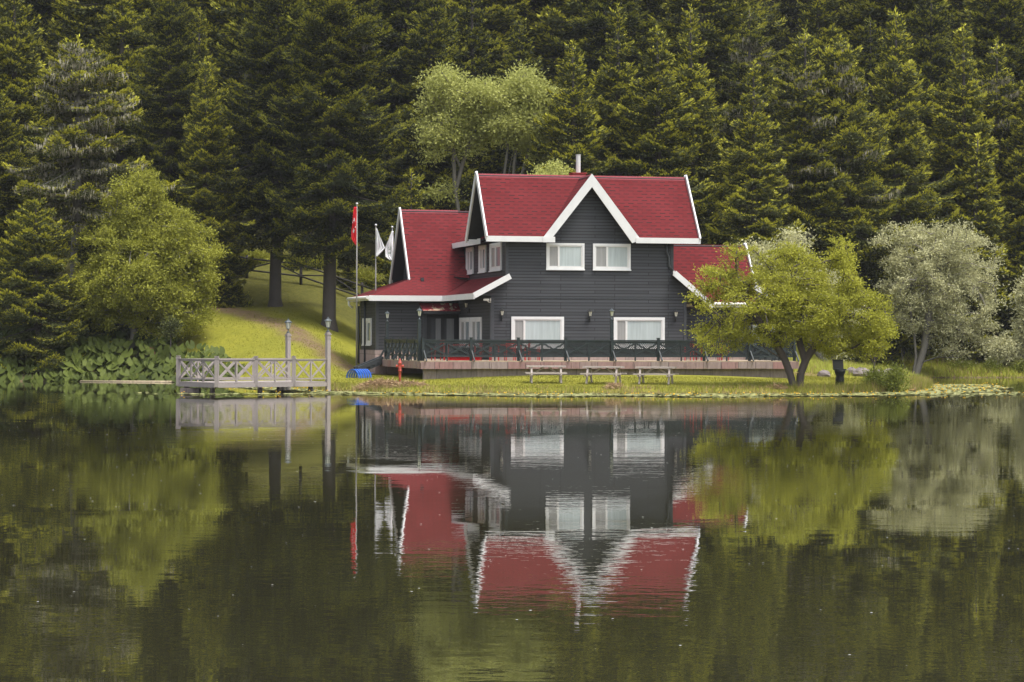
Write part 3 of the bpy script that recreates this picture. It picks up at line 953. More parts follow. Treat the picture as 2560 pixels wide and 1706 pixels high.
# ------------------------------------------------------------------ red garden furniture on the terrace
def garden_table(u, v, label):
    x, y = hw(u, v)
    t = thing('garden_table', label, 'table', (x, y, TZ), HR + .05, 'red garden tables on the terrace')
    mb = MB(); mb.box(-.75, .75, -.42, .42, .70, .74); mb.build('table_top', M['redpaint'], t)
    for a in (-.65, .65):
        for b in (-.34, .34):
            mb = MB(); mb.box(a - .03, a + .03, b - .03, b + .03, 0, .70); mb.build('leg', M['redpaint'], t)
def garden_chair(u, v, rz, label, col='redpaint'):
    x, y = hw(u, v)
    t = thing('garden_chair', label, 'chair', (x, y, TZ), HR + rz, 'red garden chairs on the terrace')
    mb = MB()
    for k in range(5): mb.box(-.24, .24, -.24 + .1 * k, -.16 + .1 * k, .43, .46)
    mb.build('seat', M[col], t)
    mb = MB()
    for k in range(4): mb.box(-.24, .24, .235, .26, .54 + .11 * k, .62 + .11 * k)
    mb.build('backrest', M[col], t)
    for a in (-.22, .22):
        mb = MB(); mb.box(a - .02, a + .02, -.24, -.20, 0, .64); mb.build('leg', M[col], t)
        mb = MB(); mb.box(a - .02, a + .02, .21, .25, 0, .98); mb.build('leg', M[col], t)
garden_table(-2.6, -1.6, 'red garden table behind the railing between the door and the corner lamp post')
garden_table(-.2, -1.7, 'red garden table behind the railing left of the first ground floor window')
garden_table(9.9, -1.3, 'red garden table on the terrace behind the small tree branches')
garden_chair(-3.7, -1.8, -1.4, 'leftmost red garden chair at the left end of the terrace')
garden_chair(-1.5, -2.3, 1.2, 'red garden chair between the two red tables left of the window')
garden_chair(-.4, -2.6, 3.1, 'red garden chair with its back to the railing left of the window')
garden_chair(.95, -1.8, 1.5, 'red garden chair just below the left ground floor window')
garden_chair(8.6, -1.6, -1.5, 'red garden chair left of the red table on the right end of the terrace')
garden_chair(10.2, -2.2, 3.0, 'red garden chair with its back to the railing at the right end of the terrace')
x, y = hw(-2.75, -3.3)
mb = MB(); mb.box(-.70, .70, -.15, .15, .02, .16); mb.box(-.72, .72, -.17, .17, .16, .18)
tag(mb.build('planter_box', M['redcloth'], loc=(x, y, TZ)), 'low bright red planter box on the terrace floor behind the railing', 'planter')
bpy.data.objects['planter_box'].rotation_euler = (0, 0, HR)

# ------------------------------------------------------------------ picnic tables on the lawn
def picnic_table(x, y, rz, label, L_=1.72, group='grey picnic tables on the lawn', mat='tablewood', z=None, tilt=0):
    W = M[mat]
    t = thing('picnic_table', label, 'picnic table', (x, y, (gz(x, y) - .01) if z is None else z), rz, group)
    t.rotation_euler = (0, tilt, rz)
    mb = MB(); h = L_ / 2
    for k in range(5): mb.box(-h, h, -.37 + .15 * k, -.23 + .15 * k, .70, .765)
    mb.build('table_top', W, t)
    for s in (-1, 1):
        mb = MB()
        for k in range(2): mb.box(-h - .03, h + .03, s * (.57 + .13 * k) - .06, s * (.57 + .13 * k) + .06, .415, .47)
        mb.build('seat', W, t)
    for s in (-1, 1):
        xx = s * (h - .22)
        for q in (-1, 1):
            mb = MB(); mb.beam((xx, q * .60, 0), (xx, q * .24, .71), .10, .075, (1, 0, 0))
            mb.build('leg', W, t)
        mb = MB(); mb.box(xx - .075, xx - .027, -.74, .74, .33, .428); mb.box(xx - .075, xx - .027, -.35, .35, .64, .724)
        mb.build('crossbeam', W, t)
        mb = MB(); mb.beam((xx - s * .05, 0, .36), (s * .12, 0, .70), .05, .08)
        mb.build('brace', W, t)
    return t
picnic_table(wx(1365, 105.6), 105.6, R(2), 'weathered picnic table nearest the left ground floor window, leftmost of three')
picnic_table(wx(1509, 105.2), 105.2, R(-13), 'weathered picnic table turned slightly, between the two other tables on the lawn')
picnic_table(wx(1640, 105.0), 105.0, R(-12), 'weathered picnic table nearest the small tree, rightmost of three')
picnic_table(wx(2418, 154), 153.5, R(-20), 'reddish picnic table under the silver willow on the far bank', 2.1, 'red brown tables under the trees', 'brownbench')

# ------------------------------------------------------------------ jetty
A = Vector((wx(542, 100.0), 100.0)); B = Vector((wx(446, 102.6), 102.6)); C = Vector((wx(820, 103.5), 103.5)); D = B + C - A
DZ = .46
jet = thing('jetty', 'weathered grey wooden jetty with cross railings standing over the lake', 'jetty', (A.x, A.y, 0), 0)
def jp(name, mb, mats, label=None):
    o = mb.build(name, mats, jet, off=(A.x, A.y, 0))
    return o
mb = MB()
ex = (C - A).normalized(); ey = (B - A).normalized()
n = int((C - A).length / .145)
for k in range(n + 1):
    s = k * .145
    if s > (C - A).length: break
    p = A + ex * (s + .065); q = p + (B - A)
    mb.beam((p.x, p.y, DZ - .02), (q.x, q.y, DZ - .02), .135, .04)
jp('deck', mb, M['oldwood'])
mb = MB()
for (p, q) in ((A, C), (A, B), (B, D)):
    o = Vector((ex.y, -ex.x)) * .03 if (p, q) == (A, C) else Vector((0, 0))
    mb.beam((p.x + o.x, p.y + o.y, DZ - .125), (q.x + o.x, q.y + o.y, DZ - .125), .05, .165)
for t in (.3, .7):
    p = A + (B - A) * t; q = C + (D - C) * t
    mb.beam((p.x, p.y, DZ - .14), (q.x, q.y, DZ - .14), .1, .16)
jp('frame', mb, M['oldwood'])
for (a, b) in ((.15, .55), (.75, .5), (.5, .3), (.98, .3), (.05, .95), (.95, .95)):
    p = A + (C - A) * a * .97 + (B - A) * b * .97
    mb = MB(); mb.tube([(p.x, p.y, -1.2), (p.x, p.y, DZ - .22)], .11, 8); jp('pile', mb, M['oldwood'])
mb = MB()
mb.box(B.x + .2, B.x + 1.0, B.y - .9, B.y - .3, -.5, .20); jp('footing', mb, M['concrete'])
def jpost(p, h=1.10):
    mb = MB(); mb.box(p.x - .085, p.x + .085, p.y - .085, p.y + .085, DZ - .18, DZ + h - .12)
    mb.box(p.x - .10, p.x + .10, p.y - .10, p.y + .10, DZ + h - .12, DZ + h - .07); mb.box(p.x - .065, p.x + .065, p.y - .065, p.y + .065, DZ + h - .07, DZ + h - .03)
    mb.box(p.x - .09, p.x + .09, p.y - .09, p.y + .09, DZ + h - .03, DZ + h)
    jp('post', mb, M['oldwood'])
def jrail(p, q, nx):
    P = lambda s, z: (p.x + (q.x - p.x) * s, p.y + (q.y - p.y) * s, DZ + z)
    d = (q - p).normalized(); ln = (q - p).length
    a, b = .085 / ln, 1 - .085 / ln
    mb = MB()
    mb.beam(P(a, .955), P(b, .955), .10, .035); mb.beam(P(a, .905), P(b, .905), .04, .06); mb.beam(P(a, .13), P(b, .13), .05, .06)
    for k in range(nx):
        s0, s1 = a + (b - a) * k / nx, a + (b - a) * (k + 1) / nx
        g = .04 / ln
        mb.beam(P(s0 + g, .17), P(s1 - g, .87), .035, .07); mb.beam(P(s0 + g, .87), P(s1 - g, .17), .022, .07)
        if k: mb.beam(P(s0, .02), P(s0, .875), .07, .07, (d.x, d.y, 0))
    jp('rail_panel', mb, M['oldwood'])
jpost(A); jpost(B)
m1, m2 = A + (C - A) * .345, A + (C - A) * .685
jpost(m1); jpost(m2)
b1, b2 = B + (D - B) * .345, B + (D - B) * .685
jpost(b1, 1.02); jpost(b2, 1.02)
for p, q, k in ((A, m1, 2), (m1, m2, 2), (m2, C, 2), (A, B, 3), (B, b1, 2), (b1, b2, 2), (b2, D, 2)): jrail(p, q, k)
ang = math.atan2(ex.y, ex.x)
lamp_post(C.x, C.y, DZ - .35, 2.35, 'wood', 'grey wooden lamp post at the shore end of the jetty, nearer the house', ang, 1.15)
lamp_post(D.x, D.y, DZ - .35, 2.30, 'wood', 'grey wooden lamp post on the far side of the jetty, left of the other', ang, 1.15)

# ------------------------------------------------------------------ flagpoles
def flagpole(px, d, topy, label, flag, zbase=None, lean=0.0):
    x = wx(px, d); z0 = gz(x, d) - .05
    top = CAM_H + (845 - topy) / F * d
    t = thing('flagpole', label, 'flagpole', (x, d, z0), 0, 'metal flagpoles beside the house')
    h = top - z0
    mb = MB(); mb.tube([(0, 0, 0), (0, 0, h * .5), (0, 0, h)], [.045, .038, .026], 8); mb.build('pole', M['polemetal'], t)
    mb = MB(); mb.lathe([(.02, 0), (.06, .02), (.065, .06), (.03, .10)], 10, 0, (0, 0, h)); mb.build('finial', M['white'], t)
    return t, x, h, z0
def hanging_flag(x, y, ztop, hgt, wid, side, mats, name, label, bulge, seed, marks=None):
    """limp flag hanging in folds from the halyard: a pleated sheet that narrows towards the top and bottom"""
    r = random.Random(seed); rows, cols = 26, 16
    V = []; F_ = []; m = []
    for i in range(rows + 1):
        t = i / rows
        w = wid * bulge(t)
        for j in range(cols + 1):
            s = j / cols
            fold = .055 * math.sin(s * 17 + t * 3.0) * min(1, t * 4 + .3)
            V.append((side * (s * w) + .01, fold + .03 * math.sin(t * 9 + s * 3), -t * hgt - .10 * s * math.sin(t * 3.1)))
    for i in range(rows):
        for j in range(cols):
            a = i * (cols + 1) + j
            F_.append((a, a + 1, a + cols + 2, a + cols + 1))
            mm = 0
            if marks: mm = marks((i + .5) / rows, (j + .5) / cols)
            m.append(mm)
    me = bpy.data.meshes.new(name); me.from_pydata(V, [], F_)
    for q in mats: me.materials.append(q)
    me.polygons.foreach_set('material_index', m); me.polygons.foreach_set('use_smooth', [True] * len(m))
    o = bpy.data.objects.new(name, me); COL.objects.link(o); o.location = (x, y, ztop)
    so = o.modifiers.new('thick', 'SOLIDIFY'); so.thickness = .012
    return tag(o, label, 'flag')
bl = lambda t: (.25 + .75 * min(1, t / .5)) if t < .72 else max(.12, 1 - (t - .72) / .28 * .8)
def crescent(t, s):
    a = (t - .36) / .075; b = (s - .62) / .30
    c1 = a * a + b * b < 1; c2 = (a - .45) ** 2 / .62 + (b) ** 2 / .62 < 1
    if c1 and not c2: return 1
    if ((t - .60) / .045) ** 2 + ((s - .55) / .22) ** 2 < 1: return 1
    if ((t - .505) / .02) ** 2 + ((s - .25) / .2) ** 2 < 1: return 1
    return 0
t, x, h, z0 = flagpole(891.5, 123.5, 513, 'tallest flagpole with the red flag at the left corner of the house', 'red')
hanging_flag(x - .03, 123.4, z0 + h - .12, 1.95, .26, -1, [M['redcloth'], M['whitecloth']], 'flag', 'furled red flag with white marks hanging from the tallest pole', lambda t: .45 + .55 * min(1, t / .6) if t < .8 else max(.15, 1 - (t - .8) * 4.2), 3, crescent)
t, x, h, z0 = flagpole(939, 126, 566, 'flagpole with a white flag standing between the red flag and the roof gable', 'white')
hanging_flag(x + .02, 125.9, z0 + h - .15, 1.45, .44, 1, [M['whitecloth'], M['greymark']], 'flag', 'plain white flag hanging in folds on the middle pole', lambda t: .1 + .9 * min(1, t / .62) if t < .66 else max(.12, 1 - (t - .66) * 2.7), 7)
t, x, h, z0 = flagpole(980, 129, 571, 'flagpole partly hidden behind the left roof gable', 'white')
hanging_flag(x + .05, 128.9, z0 + h - .18, 1.55, .44, -1, [M['whitecloth'], M['greymark']], 'flag', 'white flag with a pale printed crest, close to the roof gable', lambda t: .15 + .85 * min(1, t / .5) if t < .85 else max(.3, 1 - (t - .85) * 4), 11,
             lambda t, s: 1 if ((t - .55) ** 2 / .004 + (s - .45) ** 2 / .03 < 1 and not (t - .55) ** 2 / .0015 + (s - .45) ** 2 / .010 < 1) or (.70 < t < .72 and .3 < s < .65) or (.745 < t < .76 and .3 < s < .6) else 0)

# ------------------------------------------------------------------ hydrant, litter bin, blue hoops
x, y = wx(1000, 107.5), 107.5
hy = thing('fire_hydrant', 'tall slim red standpipe hydrant on the lawn in front of the terrace', 'hydrant', (x, y, gz(x, y)))
mb = MB(); mb.lathe([(.045, -.05), (.055, .30), (.062, .52), (.085, .53), (.085, .56), (.068, .57), (.075, .86), (.095, .87), (.095, .90), (.07, .92), (.055, .99), (.03, 1.02), (.03, 1.07), (.012, 1.09)], 14, 0); mb.build('body', M['rustred'], hy)
for s in (-1, 1):
    mb = MB(); mb.tube([(s * .06, 0, .75), (s * .13, 0, .75)], .05, 10); mb.tube([(s * .13, 0, .75), (s * .175, 0, .75)], .068, 8); mb.build('outlet', M['rustred'], hy)
mb = MB(); mb.box(-.11, .11, -.03, .03, .545, .565); mb.tube([(0, -.05, .70), (0, -.12, .70)], .05, 10); mb.build('flange', M['rustred'], hy)

x, y = wx(2100, 106.5), 106.5
bn = thing('litter_bin', 'black pedestal litter bin with a raised lid on the lawn right of the small tree', 'litter bin', (x, y, gz(x, y)), R(8))
mb = MB(); mb.lathe([(.20, -.05), (.195, .28), (.175, .42), (.20, .50), (.235, .58), (.245, .66), (.235, .68)], 14, 0); mb.build('body', M['black'], bn)
mb = MB(); mb.box(-.25, .23, -.20, .20, .68, .735); mb.build('tray', M['green_rail'], bn)
mb = MB(); mb.prism([(-.27, .14, .735), (.21, .14, .735), (.20, .22, 1.12), (-.26, .22, 1.12)], (0, .03, 0)); mb.beam((-.29, .22, 1.13), (.22, .22, 1.13), .05, .03); mb.build('lid', M['black'], bn)

x, y = wx(899, 115.5), 115.5
bh = thing('hoop_tunnel', 'bright blue ribbed plastic half hoops lying on the grass by the house corner', 'climbing hoops', (x, y, gz(x, y)), R(24))
for k in range(6):
    mb = MB(); pts = []
    for i in range(13):
        a = math.pi * i / 12
        pts.append((-.36 + .17 * k * 1.0 - .16, 0, 0)); pts[-1] = (.55 * math.cos(a) * .8, -.55 + .2 * k, .40 * math.sin(a))
    for i in range(12): mb.beam(pts[i], pts[i + 1], .03, .095 if 0 else .09, (0, 1, 0)) if 0 else mb.beam(pts[i], pts[i + 1], .11, .025, (math.cos(math.pi * (i + .5) / 12), 0, math.sin(math.pi * (i + .5) / 12)))
    mb.build('hoop', M['blue'], bh)
mb = MB()
for a in (35, 90, 145):
    c = (.44 * math.cos(R(a)), 0, .39 * math.sin(R(a)))
    mb.beam((c[0], -.6, c[2]), (c[0], .72, c[2]), .05, .02)
mb.build('spine', M['blue'], bh)
bh.rotation_euler = (0, 0, R(-38)); bh.scale = (.88, .85, 1.05)

# brown bench under the willow on the left
x, y = wx(392, 129.0), 129.0
bt = thing('garden_bench', 'low red brown bench under the big yellow green tree on the left', 'bench', (x, y, gz(x, y)), R(6))
mb = MB(); mb.box(-.85, .55, -.25, .25, .36, .42); mb.build('seat', M['brownbench'], bt)
mb = MB(); mb.box(-.80, -.10, .22, .26, .42, .75); mb.build('backrest', M['brownbench'], bt)
for a in (-.75, .45):
    mb = MB(); mb.box(a - .05, a + .05, -.22, .22, -.1, .36); mb.build('leg', M['brownbench'], bt)

# ------------------------------------------------------------------ post and rail fence on the slope behind
fpts = [(430, 152, 0), (530, 151, 0), (617, 150, 0), (752, 149, 0), (905, 148, 0), (1040, 147, 0)]
fn = thing('rail_fence', 'dark post and rail fence with diagonal braces behind the tree trunks', 'fence', (wx(617, 150), 150, gz(wx(617, 150), 150)))
fo = (wx(617, 150), 150, gz(wx(617, 150), 150))
W3 = []
for px, d, _ in fpts:
    x = wx(px, d); W3.append(Vector((x, d, gz(x, d))))
for p in W3:
    mb = MB(); mb.tube([p - Vector((0, 0, .2)), p + Vector((0, 0, 1.42))], [.10, .085], 8); mb.build('post', M['fencewood'], fn, off=fo)
for a, b in zip(W3, W3[1:]):
    mb = MB(); Z = lambda p, h: (p.x, p.y - .09, p.z + h)
    mb.tube([Z(a, 1.22), Z(b, 1.22)], .055, 7); mb.tube([Z(a, .50), Z(b, .50)], .055, 7)
    m = (a + b) / 2
    mb.tube([Z(a, .55), Z(m, 1.18)], .045, 7); mb.tube([Z(m, 1.18), Z(b, .55)], .045, 7)
    mb.build('rail', M['fencewood'], fn, off=fo)
# ------------------------------------------------------------------ ground and water
def axis(lo, hi, flo, fhi, fine, coarse):
    a = list(np.arange(flo, fhi, fine)); b = [flo]; st = fine
    while b[-1] > lo: st = min(coarse, st * 1.25); b.append(b[-1] - st)
    c = [a[-1]]; st = fine
    while c[-1] < hi: st = min(coarse, st * 1.25); c.append(c[-1] + st)
    return np.array(b[:0:-1] + a + c[1:])
xs = axis(-420, 420, -30, 33, .30, 12); ys = axis(40, 1500, 99.5, 150, .27, 14)
X, Y = np.meshgrid(xs, ys)
Xc, Yc = np.clip(X, -94, 94), np.clip(Y, 30, 419)
Zg = ground(Xc, Yc)
Zg = np.minimum(Zg, 95)
nx, ny = len(xs), len(ys)
me = bpy.data.meshes.new('ground')
V = np.stack([X, Y, Zg], -1).reshape(-1, 3)
ii, jj = np.meshgrid(np.arange(nx - 1), np.arange(ny - 1)); a = (jj * nx + ii).ravel()
Fq = np.stack([a, a + 1, a + nx + 1, a + nx], 1)
me.vertices.add(len(V)); me.loops.add(Fq.size); me.polygons.add(len(Fq))
me.vertices.foreach_set('co', V.astype(np.float32).ravel()); me.loops.foreach_set('vertex_index', Fq.astype(np.int32).ravel())
me.polygons.foreach_set('loop_start', np.arange(0, Fq.size, 4, dtype=np.int32)); me.polygons.foreach_set('loop_total', np.full(len(Fq), 4, dtype=np.int32))
me.polygons.foreach_set('use_smooth', np.ones(len(Fq), bool))
# cover: 0 lawn, 1 forest floor and painted canopy shade; path mask
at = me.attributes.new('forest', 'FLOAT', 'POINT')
floor_shade_mask = sstep(150, 158, Yc + 3 * vnoise(Xc, Yc, .3, 9) - 14 * sstep(10, 16, Xc))
floor_shade_mask = np.maximum(floor_shade_mask, .72 * sstep(136, 145, Yc + 2.0 * vnoise(Xc, Yc, .6, 19)) * sstep(-5, -8, Xc))  # sparse cover under the left firs, darkened further to paint their canopy shade
floor_shade_mask = np.maximum(floor_shade_mask, sstep(-16.5, -21, Xc + 1.5 * vnoise(Xc, Yc, .5, 2)) * sstep(118, 124, Yc))
at.data.foreach_set('value', floor_shade_mask.ravel().astype(np.float32))
at = me.attributes.new('path', 'FLOAT', 'POINT')
PATH = [(wx(1010, 122), 121), (wx(905, 122), 121.8), (wx(800, 128), 127.5), (wx(700, 134), 133.5), (wx(610, 140), 139), (wx(530, 145), 143.5), (wx(430, 152), 147)]
pd = np.full(X.shape, 1e9)
for (p, q) in zip(PATH, PATH[1:]):
    p = np.array(p); e = np.array(q) - p
    t = np.clip(((Xc - p[0]) * e[0] + (Yc - p[1]) * e[1]) / (e @ e), 0, 1)
    pd = np.minimum(pd, np.hypot(Xc - p[0] - t * e[0], Yc - p[1] - t * e[1]))
pm = 1 - sstep(.35, 1.35, pd + .5 * vnoise(Xc, Yc, 1.3, 12))
pm = np.maximum(pm, (1 - sstep(.3, 2.2, np.hypot(Xc - 15.0, (Yc - 127) * .35))) * .9)
at.data.foreach_set('value', pm.ravel().astype(np.float32))
at = me.attributes.new('mud', 'FLOAT', 'POINT')
sdm = shore_dist(Xc, Yc)
at.data.foreach_set('value', (1 - sstep(.10, .55, sdm)).ravel().astype(np.float32))
m, nt, b = new_mat('grass_ground')
tc = N(nt, 'ShaderNodeTexCoord')
f1 = noise(nt, tc.outputs['Object'], .35, 5); f2 = noise(nt, tc.outputs['Object'], 4, 6, .7)
c = ramp(nt, f1, [(.32, (0.17, 0.180, 0.020)), (.68, (0.275, 0.262, 0.028))])
c = mix_rgb(nt, .55, c, ramp(nt, f2, [(.3, (0.13, 0.135, 0.020)), (.7, (0.27, 0.25, 0.038))]))
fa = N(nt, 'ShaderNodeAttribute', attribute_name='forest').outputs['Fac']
pa = N(nt, 'ShaderNodeAttribute', attribute_name='path').outputs['Fac']
ma = N(nt, 'ShaderNodeAttribute', attribute_name='mud').outputs['Fac']
pn = math_n(nt, 'MULTIPLY', pa, ramp(nt, noise(nt, tc.outputs['Object'], 1.6, 6, .7), [(.25, (.35,) * 3), (.6, (1, 1, 1))]))
c = mix_rgb(nt, fa, c, ramp(nt, f2, [(.3, (0.035, 0.035, 0.015)), (.7, (0.095, 0.090, 0.030))]))  # forest floor colour, also used for the painted canopy shade
c = mix_rgb(nt, pn, c, ramp(nt, f2, [(.3, (0.12, 0.075, 0.052)), (.7, (0.22, 0.145, 0.10))]))
c = mix_rgb(nt, ma, c, ramp(nt, f2, [(.3, (0.07, 0.055, 0.035)), (.7, (0.20, 0.15, 0.09))]))
L(nt, c, b.inputs['Base Color']); b.inputs['Roughness'].default_value = .95; b.inputs['Specular IOR Level'].default_value = .1
bump(nt, b, f2, .6, .06)
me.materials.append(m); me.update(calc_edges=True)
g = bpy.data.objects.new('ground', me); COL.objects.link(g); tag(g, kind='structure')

# water: a thin murky body with real, long low ripples as bump
m, nt, b = new_mat('lake_water')
tc = N(nt, 'ShaderNodeTexCoord')
mp = N(nt, 'ShaderNodeMapping'); L(nt, tc.outputs['Object'], mp.inputs[0]); mp.inputs['Rotation'].default_value = (0, 0, R(8)); mp.inputs['Scale'].default_value = (.55, 1.0, 1)
w1 = noise(nt, mp.outputs[0], 2.6, 3, .55)
w2 = noise(nt, mp.outputs[0], .55, 2, .5)
w3 = noise(nt, tc.outputs['Object'], 9.0, 2, .5)
mp2 = N(nt, 'ShaderNodeMapping'); L(nt, tc.outputs['Object'], mp2.inputs[0]); mp2.inputs['Scale'].default_value = (.05, .035, 1)
patch = ramp(nt, noise(nt, mp2.outputs[0], 2.0, 3, .55), [(.42, (.10,) * 3), (.60, (1, 1, 1))])
h = math_n(nt, 'MULTIPLY', w1, patch)
h = math_n(nt, 'ADD', h, math_n(nt, 'MULTIPLY', w2, .8))
h = math_n(nt, 'ADD', h, math_n(nt, 'MULTIPLY', w3, math_n(nt, 'MULTIPLY', patch, .12)))
bp = N(nt, 'ShaderNodeBump'); bp.inputs['Strength'].default_value = 1.0; bp.inputs['Distance'].default_value = .0031
L(nt, h, bp.inputs['Height']); L(nt, bp.outputs[0], b.inputs['Normal'])
b.inputs['Base Color'].default_value = (0.024, 0.023, 0.011, 1)
b.inputs['Roughness'].default_value = .012
b.inputs['IOR'].default_value = 1.6
mb = MB(); mb.face([(-420, -60, 0), (420, -60, 0), (420, 320, 0), (-420, 320, 0)])
wo = mb.build('water', m); tag(wo, kind='structure')

# ------------------------------------------------------------------ foliage builders
def kites(P, U, W, ln, wd):
    """kite-shaped faces: P base points, U unit along, W unit across"""
    ln = ln[:, None]; wd = wd[:, None]
    return np.stack([P, P + U * ln * .45 + W * wd * .5, P + U * ln, P + U * ln * .45 - W * wd * .5], 1)

def nrm(a): return a / (np.linalg.norm(a, axis=-1, keepdims=True) + 1e-9)

def fir_meshes(seed, H, Rr, clear, dens=1.0, pw=.8, lichen=0.0, sparse=0.0, fs=1.0, skirt=1.0, bark='bark'):
    """fir: whorls of drooping, slightly up-turned sprays; each spray is a curved pad of many small needle twigs, pale new growth along its rim"""
    r = np.random.default_rng(seed)
    Q = []; MI = []; TI = []
    z = clear
    limb = MB()
    lean = r.normal(size=2) * .012
    asym = r.random() * 6.28
    while z < H * .975:
        t = (z - clear) / (H - clear)
        prof = Rr * (1 - t) ** pw * (.62 + .38 * min(1, t / .14)) * (1 + .12 * math.sin(z * 1.3 + seed) + .08 * math.sin(z * 3.1 + seed * 2))
        nb = int(r.integers(6, 9)) if t < .85 else int(r.integers(5, 7))
        a0 = r.random() * 6.28
        for b in range(nb):
            if r.random() < sparse: continue
            az = a0 + 6.283 * b / nb + r.normal() * .25
            Ln = max(.45, prof * r.uniform(.62, 1.18) * (1 + .12 * math.cos(az - asym)))
            pitch = (-.34 + .80 * t ** 1.6) * skirt + r.normal() * .10
            droop = .22 * (1 - t) + .04
            upt = .30 * (1 - t) + .14
            zz = z + r.normal() * .15
            ca, sa = math.cos(az), math.sin(az)
            O_ = np.array([lean[0] * z, lean[1] * z, zz])
            def ax(s):
                return O_ + np.stack([ca * Ln * s, sa * Ln * s, Ln * (math.tan(pitch) * s - droop * s ** 2 + upt * s ** 4)], -1)
            if Ln > 1.2 and z < H * .85:
                limb.tube([tuple(p) for p in ax(np.array([0, .35, .7, .95]))], [.018 + .012 * Ln, .014 + .007 * Ln, .011, .005], 4, 0, False)
            hw0 = min(.46 * Ln + .16, 1.6) * r.uniform(.8, 1.15)
            area = Ln * hw0 * 1.3
            n_ = int(area * 84 * dens / fs ** 2) + 8
            s = r.random(n_) ** .75; s = .10 + .90 * s
            w = r.uniform(-1, 1, n_)
            ph = r.random() * 6.28
            shape = np.sin(np.clip(s, 0, 1) ** .9 * math.pi * .86 + .18) ** .8
            finger = .78 + .22 * np.sin((s * Ln + np.abs(w) * hw0 * .8) * 6.283 / .42 + ph)
            hw_ = hw0 * shape * finger
            side = np.array([-sa, ca, 0.0])
            P = ax(s); tang = nrm(ax(s + .01) - ax(s - .01))
            P = P + side * (w * hw_)[:, None]
            curv = .30 * hw0
            P[:, 2] += -1.5 * curv * w ** 2 + 1.15 * curv * w ** 4 + r.normal(size=n_) * .02
            # direction of the twig: forwards near the axis, outwards at the sides
            U = tang * .8 + side * (w * 1.1)[:, None] + r.normal(size=(n_, 3)) * .22
            rim = (np.abs(w) > .70) | (s > .86)
            U[:, 2] += np.where(rim, .30, 0) - .12 * np.abs(w)
            U = nrm(U)
            Nn = np.stack([np.zeros(n_), np.zeros(n_), np.ones(n_)], -1) + r.normal(size=(n_, 3)) * .28 + side * (w * .35)[:, None]
            Wd = nrm(np.cross(U, Nn))
            ln = fs * .23 * r.uniform(.75, 1.3, n_); wd = fs * .10 * r.uniform(.8, 1.25, n_)
            Q.append(kites(P, U, Wd, ln, wd)); 
            MI.append(np.where(rim & (r.random(n_) < .72 + .2 * t) & (s > .35), 1, 0)); TI.append(r.random(n_))
            # hanging under-layer
            m_ = int(n_ * .35)
            idx = r.integers(0, n_, m_)
            P2 = P[idx] - np.array([0, 0, 1]) * r.uniform(.04, .22, (m_, 1))
            U2 = nrm(U[idx] * .8 + r.normal(size=(m_, 3)) * .4 + np.array([0, 0, -.55]))
            W2 = nrm(np.cross(U2, r.normal(size=(m_, 3))))
            Q.append(kites(P2, U2, W2, fs * .24 * r.uniform(.7, 1.2, m_), fs * np.full(m_, .10))); MI.append(np.zeros(m_, int)); TI.append(r.random(m_) * .5)
            if lichen and r.random() < lichen:
                k_ = int(60 * Ln); ss = r.random(k_) * .8 + .15; ww = r.uniform(-1, 1, k_) * hw0 * .8
                P = ax(ss) + side * ww[:, None]; P[:, 2] -= .05
                U = nrm(np.stack([r.normal(size=k_) * .15, r.normal(size=k_) * .15, -np.ones(k_)], -1)); W2 = nrm(np.cross(U, r.normal(size=(k_, 3))))
                Q.append(kites(P, U, W2, r.uniform(.18, .5, k_), r.uniform(.04, .09, k_))); MI.append(np.full(k_, 2)); TI.append(r.random(k_))
        z += max(.34, (.82 - .36 * t)) * r.uniform(.8, 1.2)
    n_ = 26; P = np.zeros((n_, 3)); P[:, 2] = H * .95 + np.linspace(0, .05 * H, n_); P[:, :2] += lean * H; U = nrm(r.normal(size=(n_, 3)) * .7 + [0, 0, .9]); Wv = nrm(np.cross(U, r.normal(size=(n_, 3))))
    Q.append(kites(P, U, Wv, np.full(n_, .30), np.full(n_, .10))); MI.append(np.ones(n_, int)); TI.append(r.random(n_))
    V = np.concatenate(Q); mi = np.concatenate(MI); ti = np.concatenate(TI)
    print('fir', seed, len(V))
    crown = fast_mesh('crown', V, 4, [M['needles'], M['newgrowth'], M['lichen']], mi, ti)
    r0 = .015 * H + .06
    lx, ly = lean
    limb.tube([(0, 0, -.8), (0, 0, .0), (.02, 0, .7), (lx * H * .35, ly * H * .35, H * .35), (lx * H * .7, ly * H * .7, H * .7), (lx * H, ly * H, H * .985)], [r0 * 1.8, r0 * 1.5, r0 * 1.1, r0 * .82, r0 * .42, .03], 10)
    to = limb.build('trunk', M[bark]); tm = to.data
    bpy.data.objects.remove(to)
    return tm, crown

FIRS = {
    'full':   (20.0, fir_meshes(1, 20.0, 5.4, .6, 1.0, .80)),
    'full2':  (20.0, fir_meshes(2, 20.0, 5.2, .6, 1.0, .92, sparse=.04)),
    'broad':  (20.0, fir_meshes(3, 20.0, 6.0, .6, .9, .62, lichen=.06)),
    'high':   (26.0, fir_meshes(4, 26.0, 5.4, 5.5, .85, .50, lichen=.05)),
    'high2':  (26.0, fir_meshes(14, 26.0, 5.6, 6.0, .85, .50, lichen=.05)),
    'lichen': (20.0, fir_meshes(5, 20.0, 4.6, 8.0, .90, .45, lichen=1.0, sparse=.34, bark='bark_grey')),
    'young':  (13.0, fir_meshes(6, 13.0, 3.4, .3, 1.1, .85)),
    'narrow': (20.0, fir_meshes(7, 20.0, 4.4, .8, .95, .72, lichen=.22, sparse=.06)),
    'low':    (12.0, fir_meshes(8, 12.0, 5.2, .3, 1.0, .60)),
    'back':   (22.0, fir_meshes(9, 22.0, 5.6, 3.0, .75, .72, fs=1.15)),
    'back2':  (22.0, fir_meshes(10, 22.0, 5.2, 3.0, .75, .85, fs=1.15)),
}
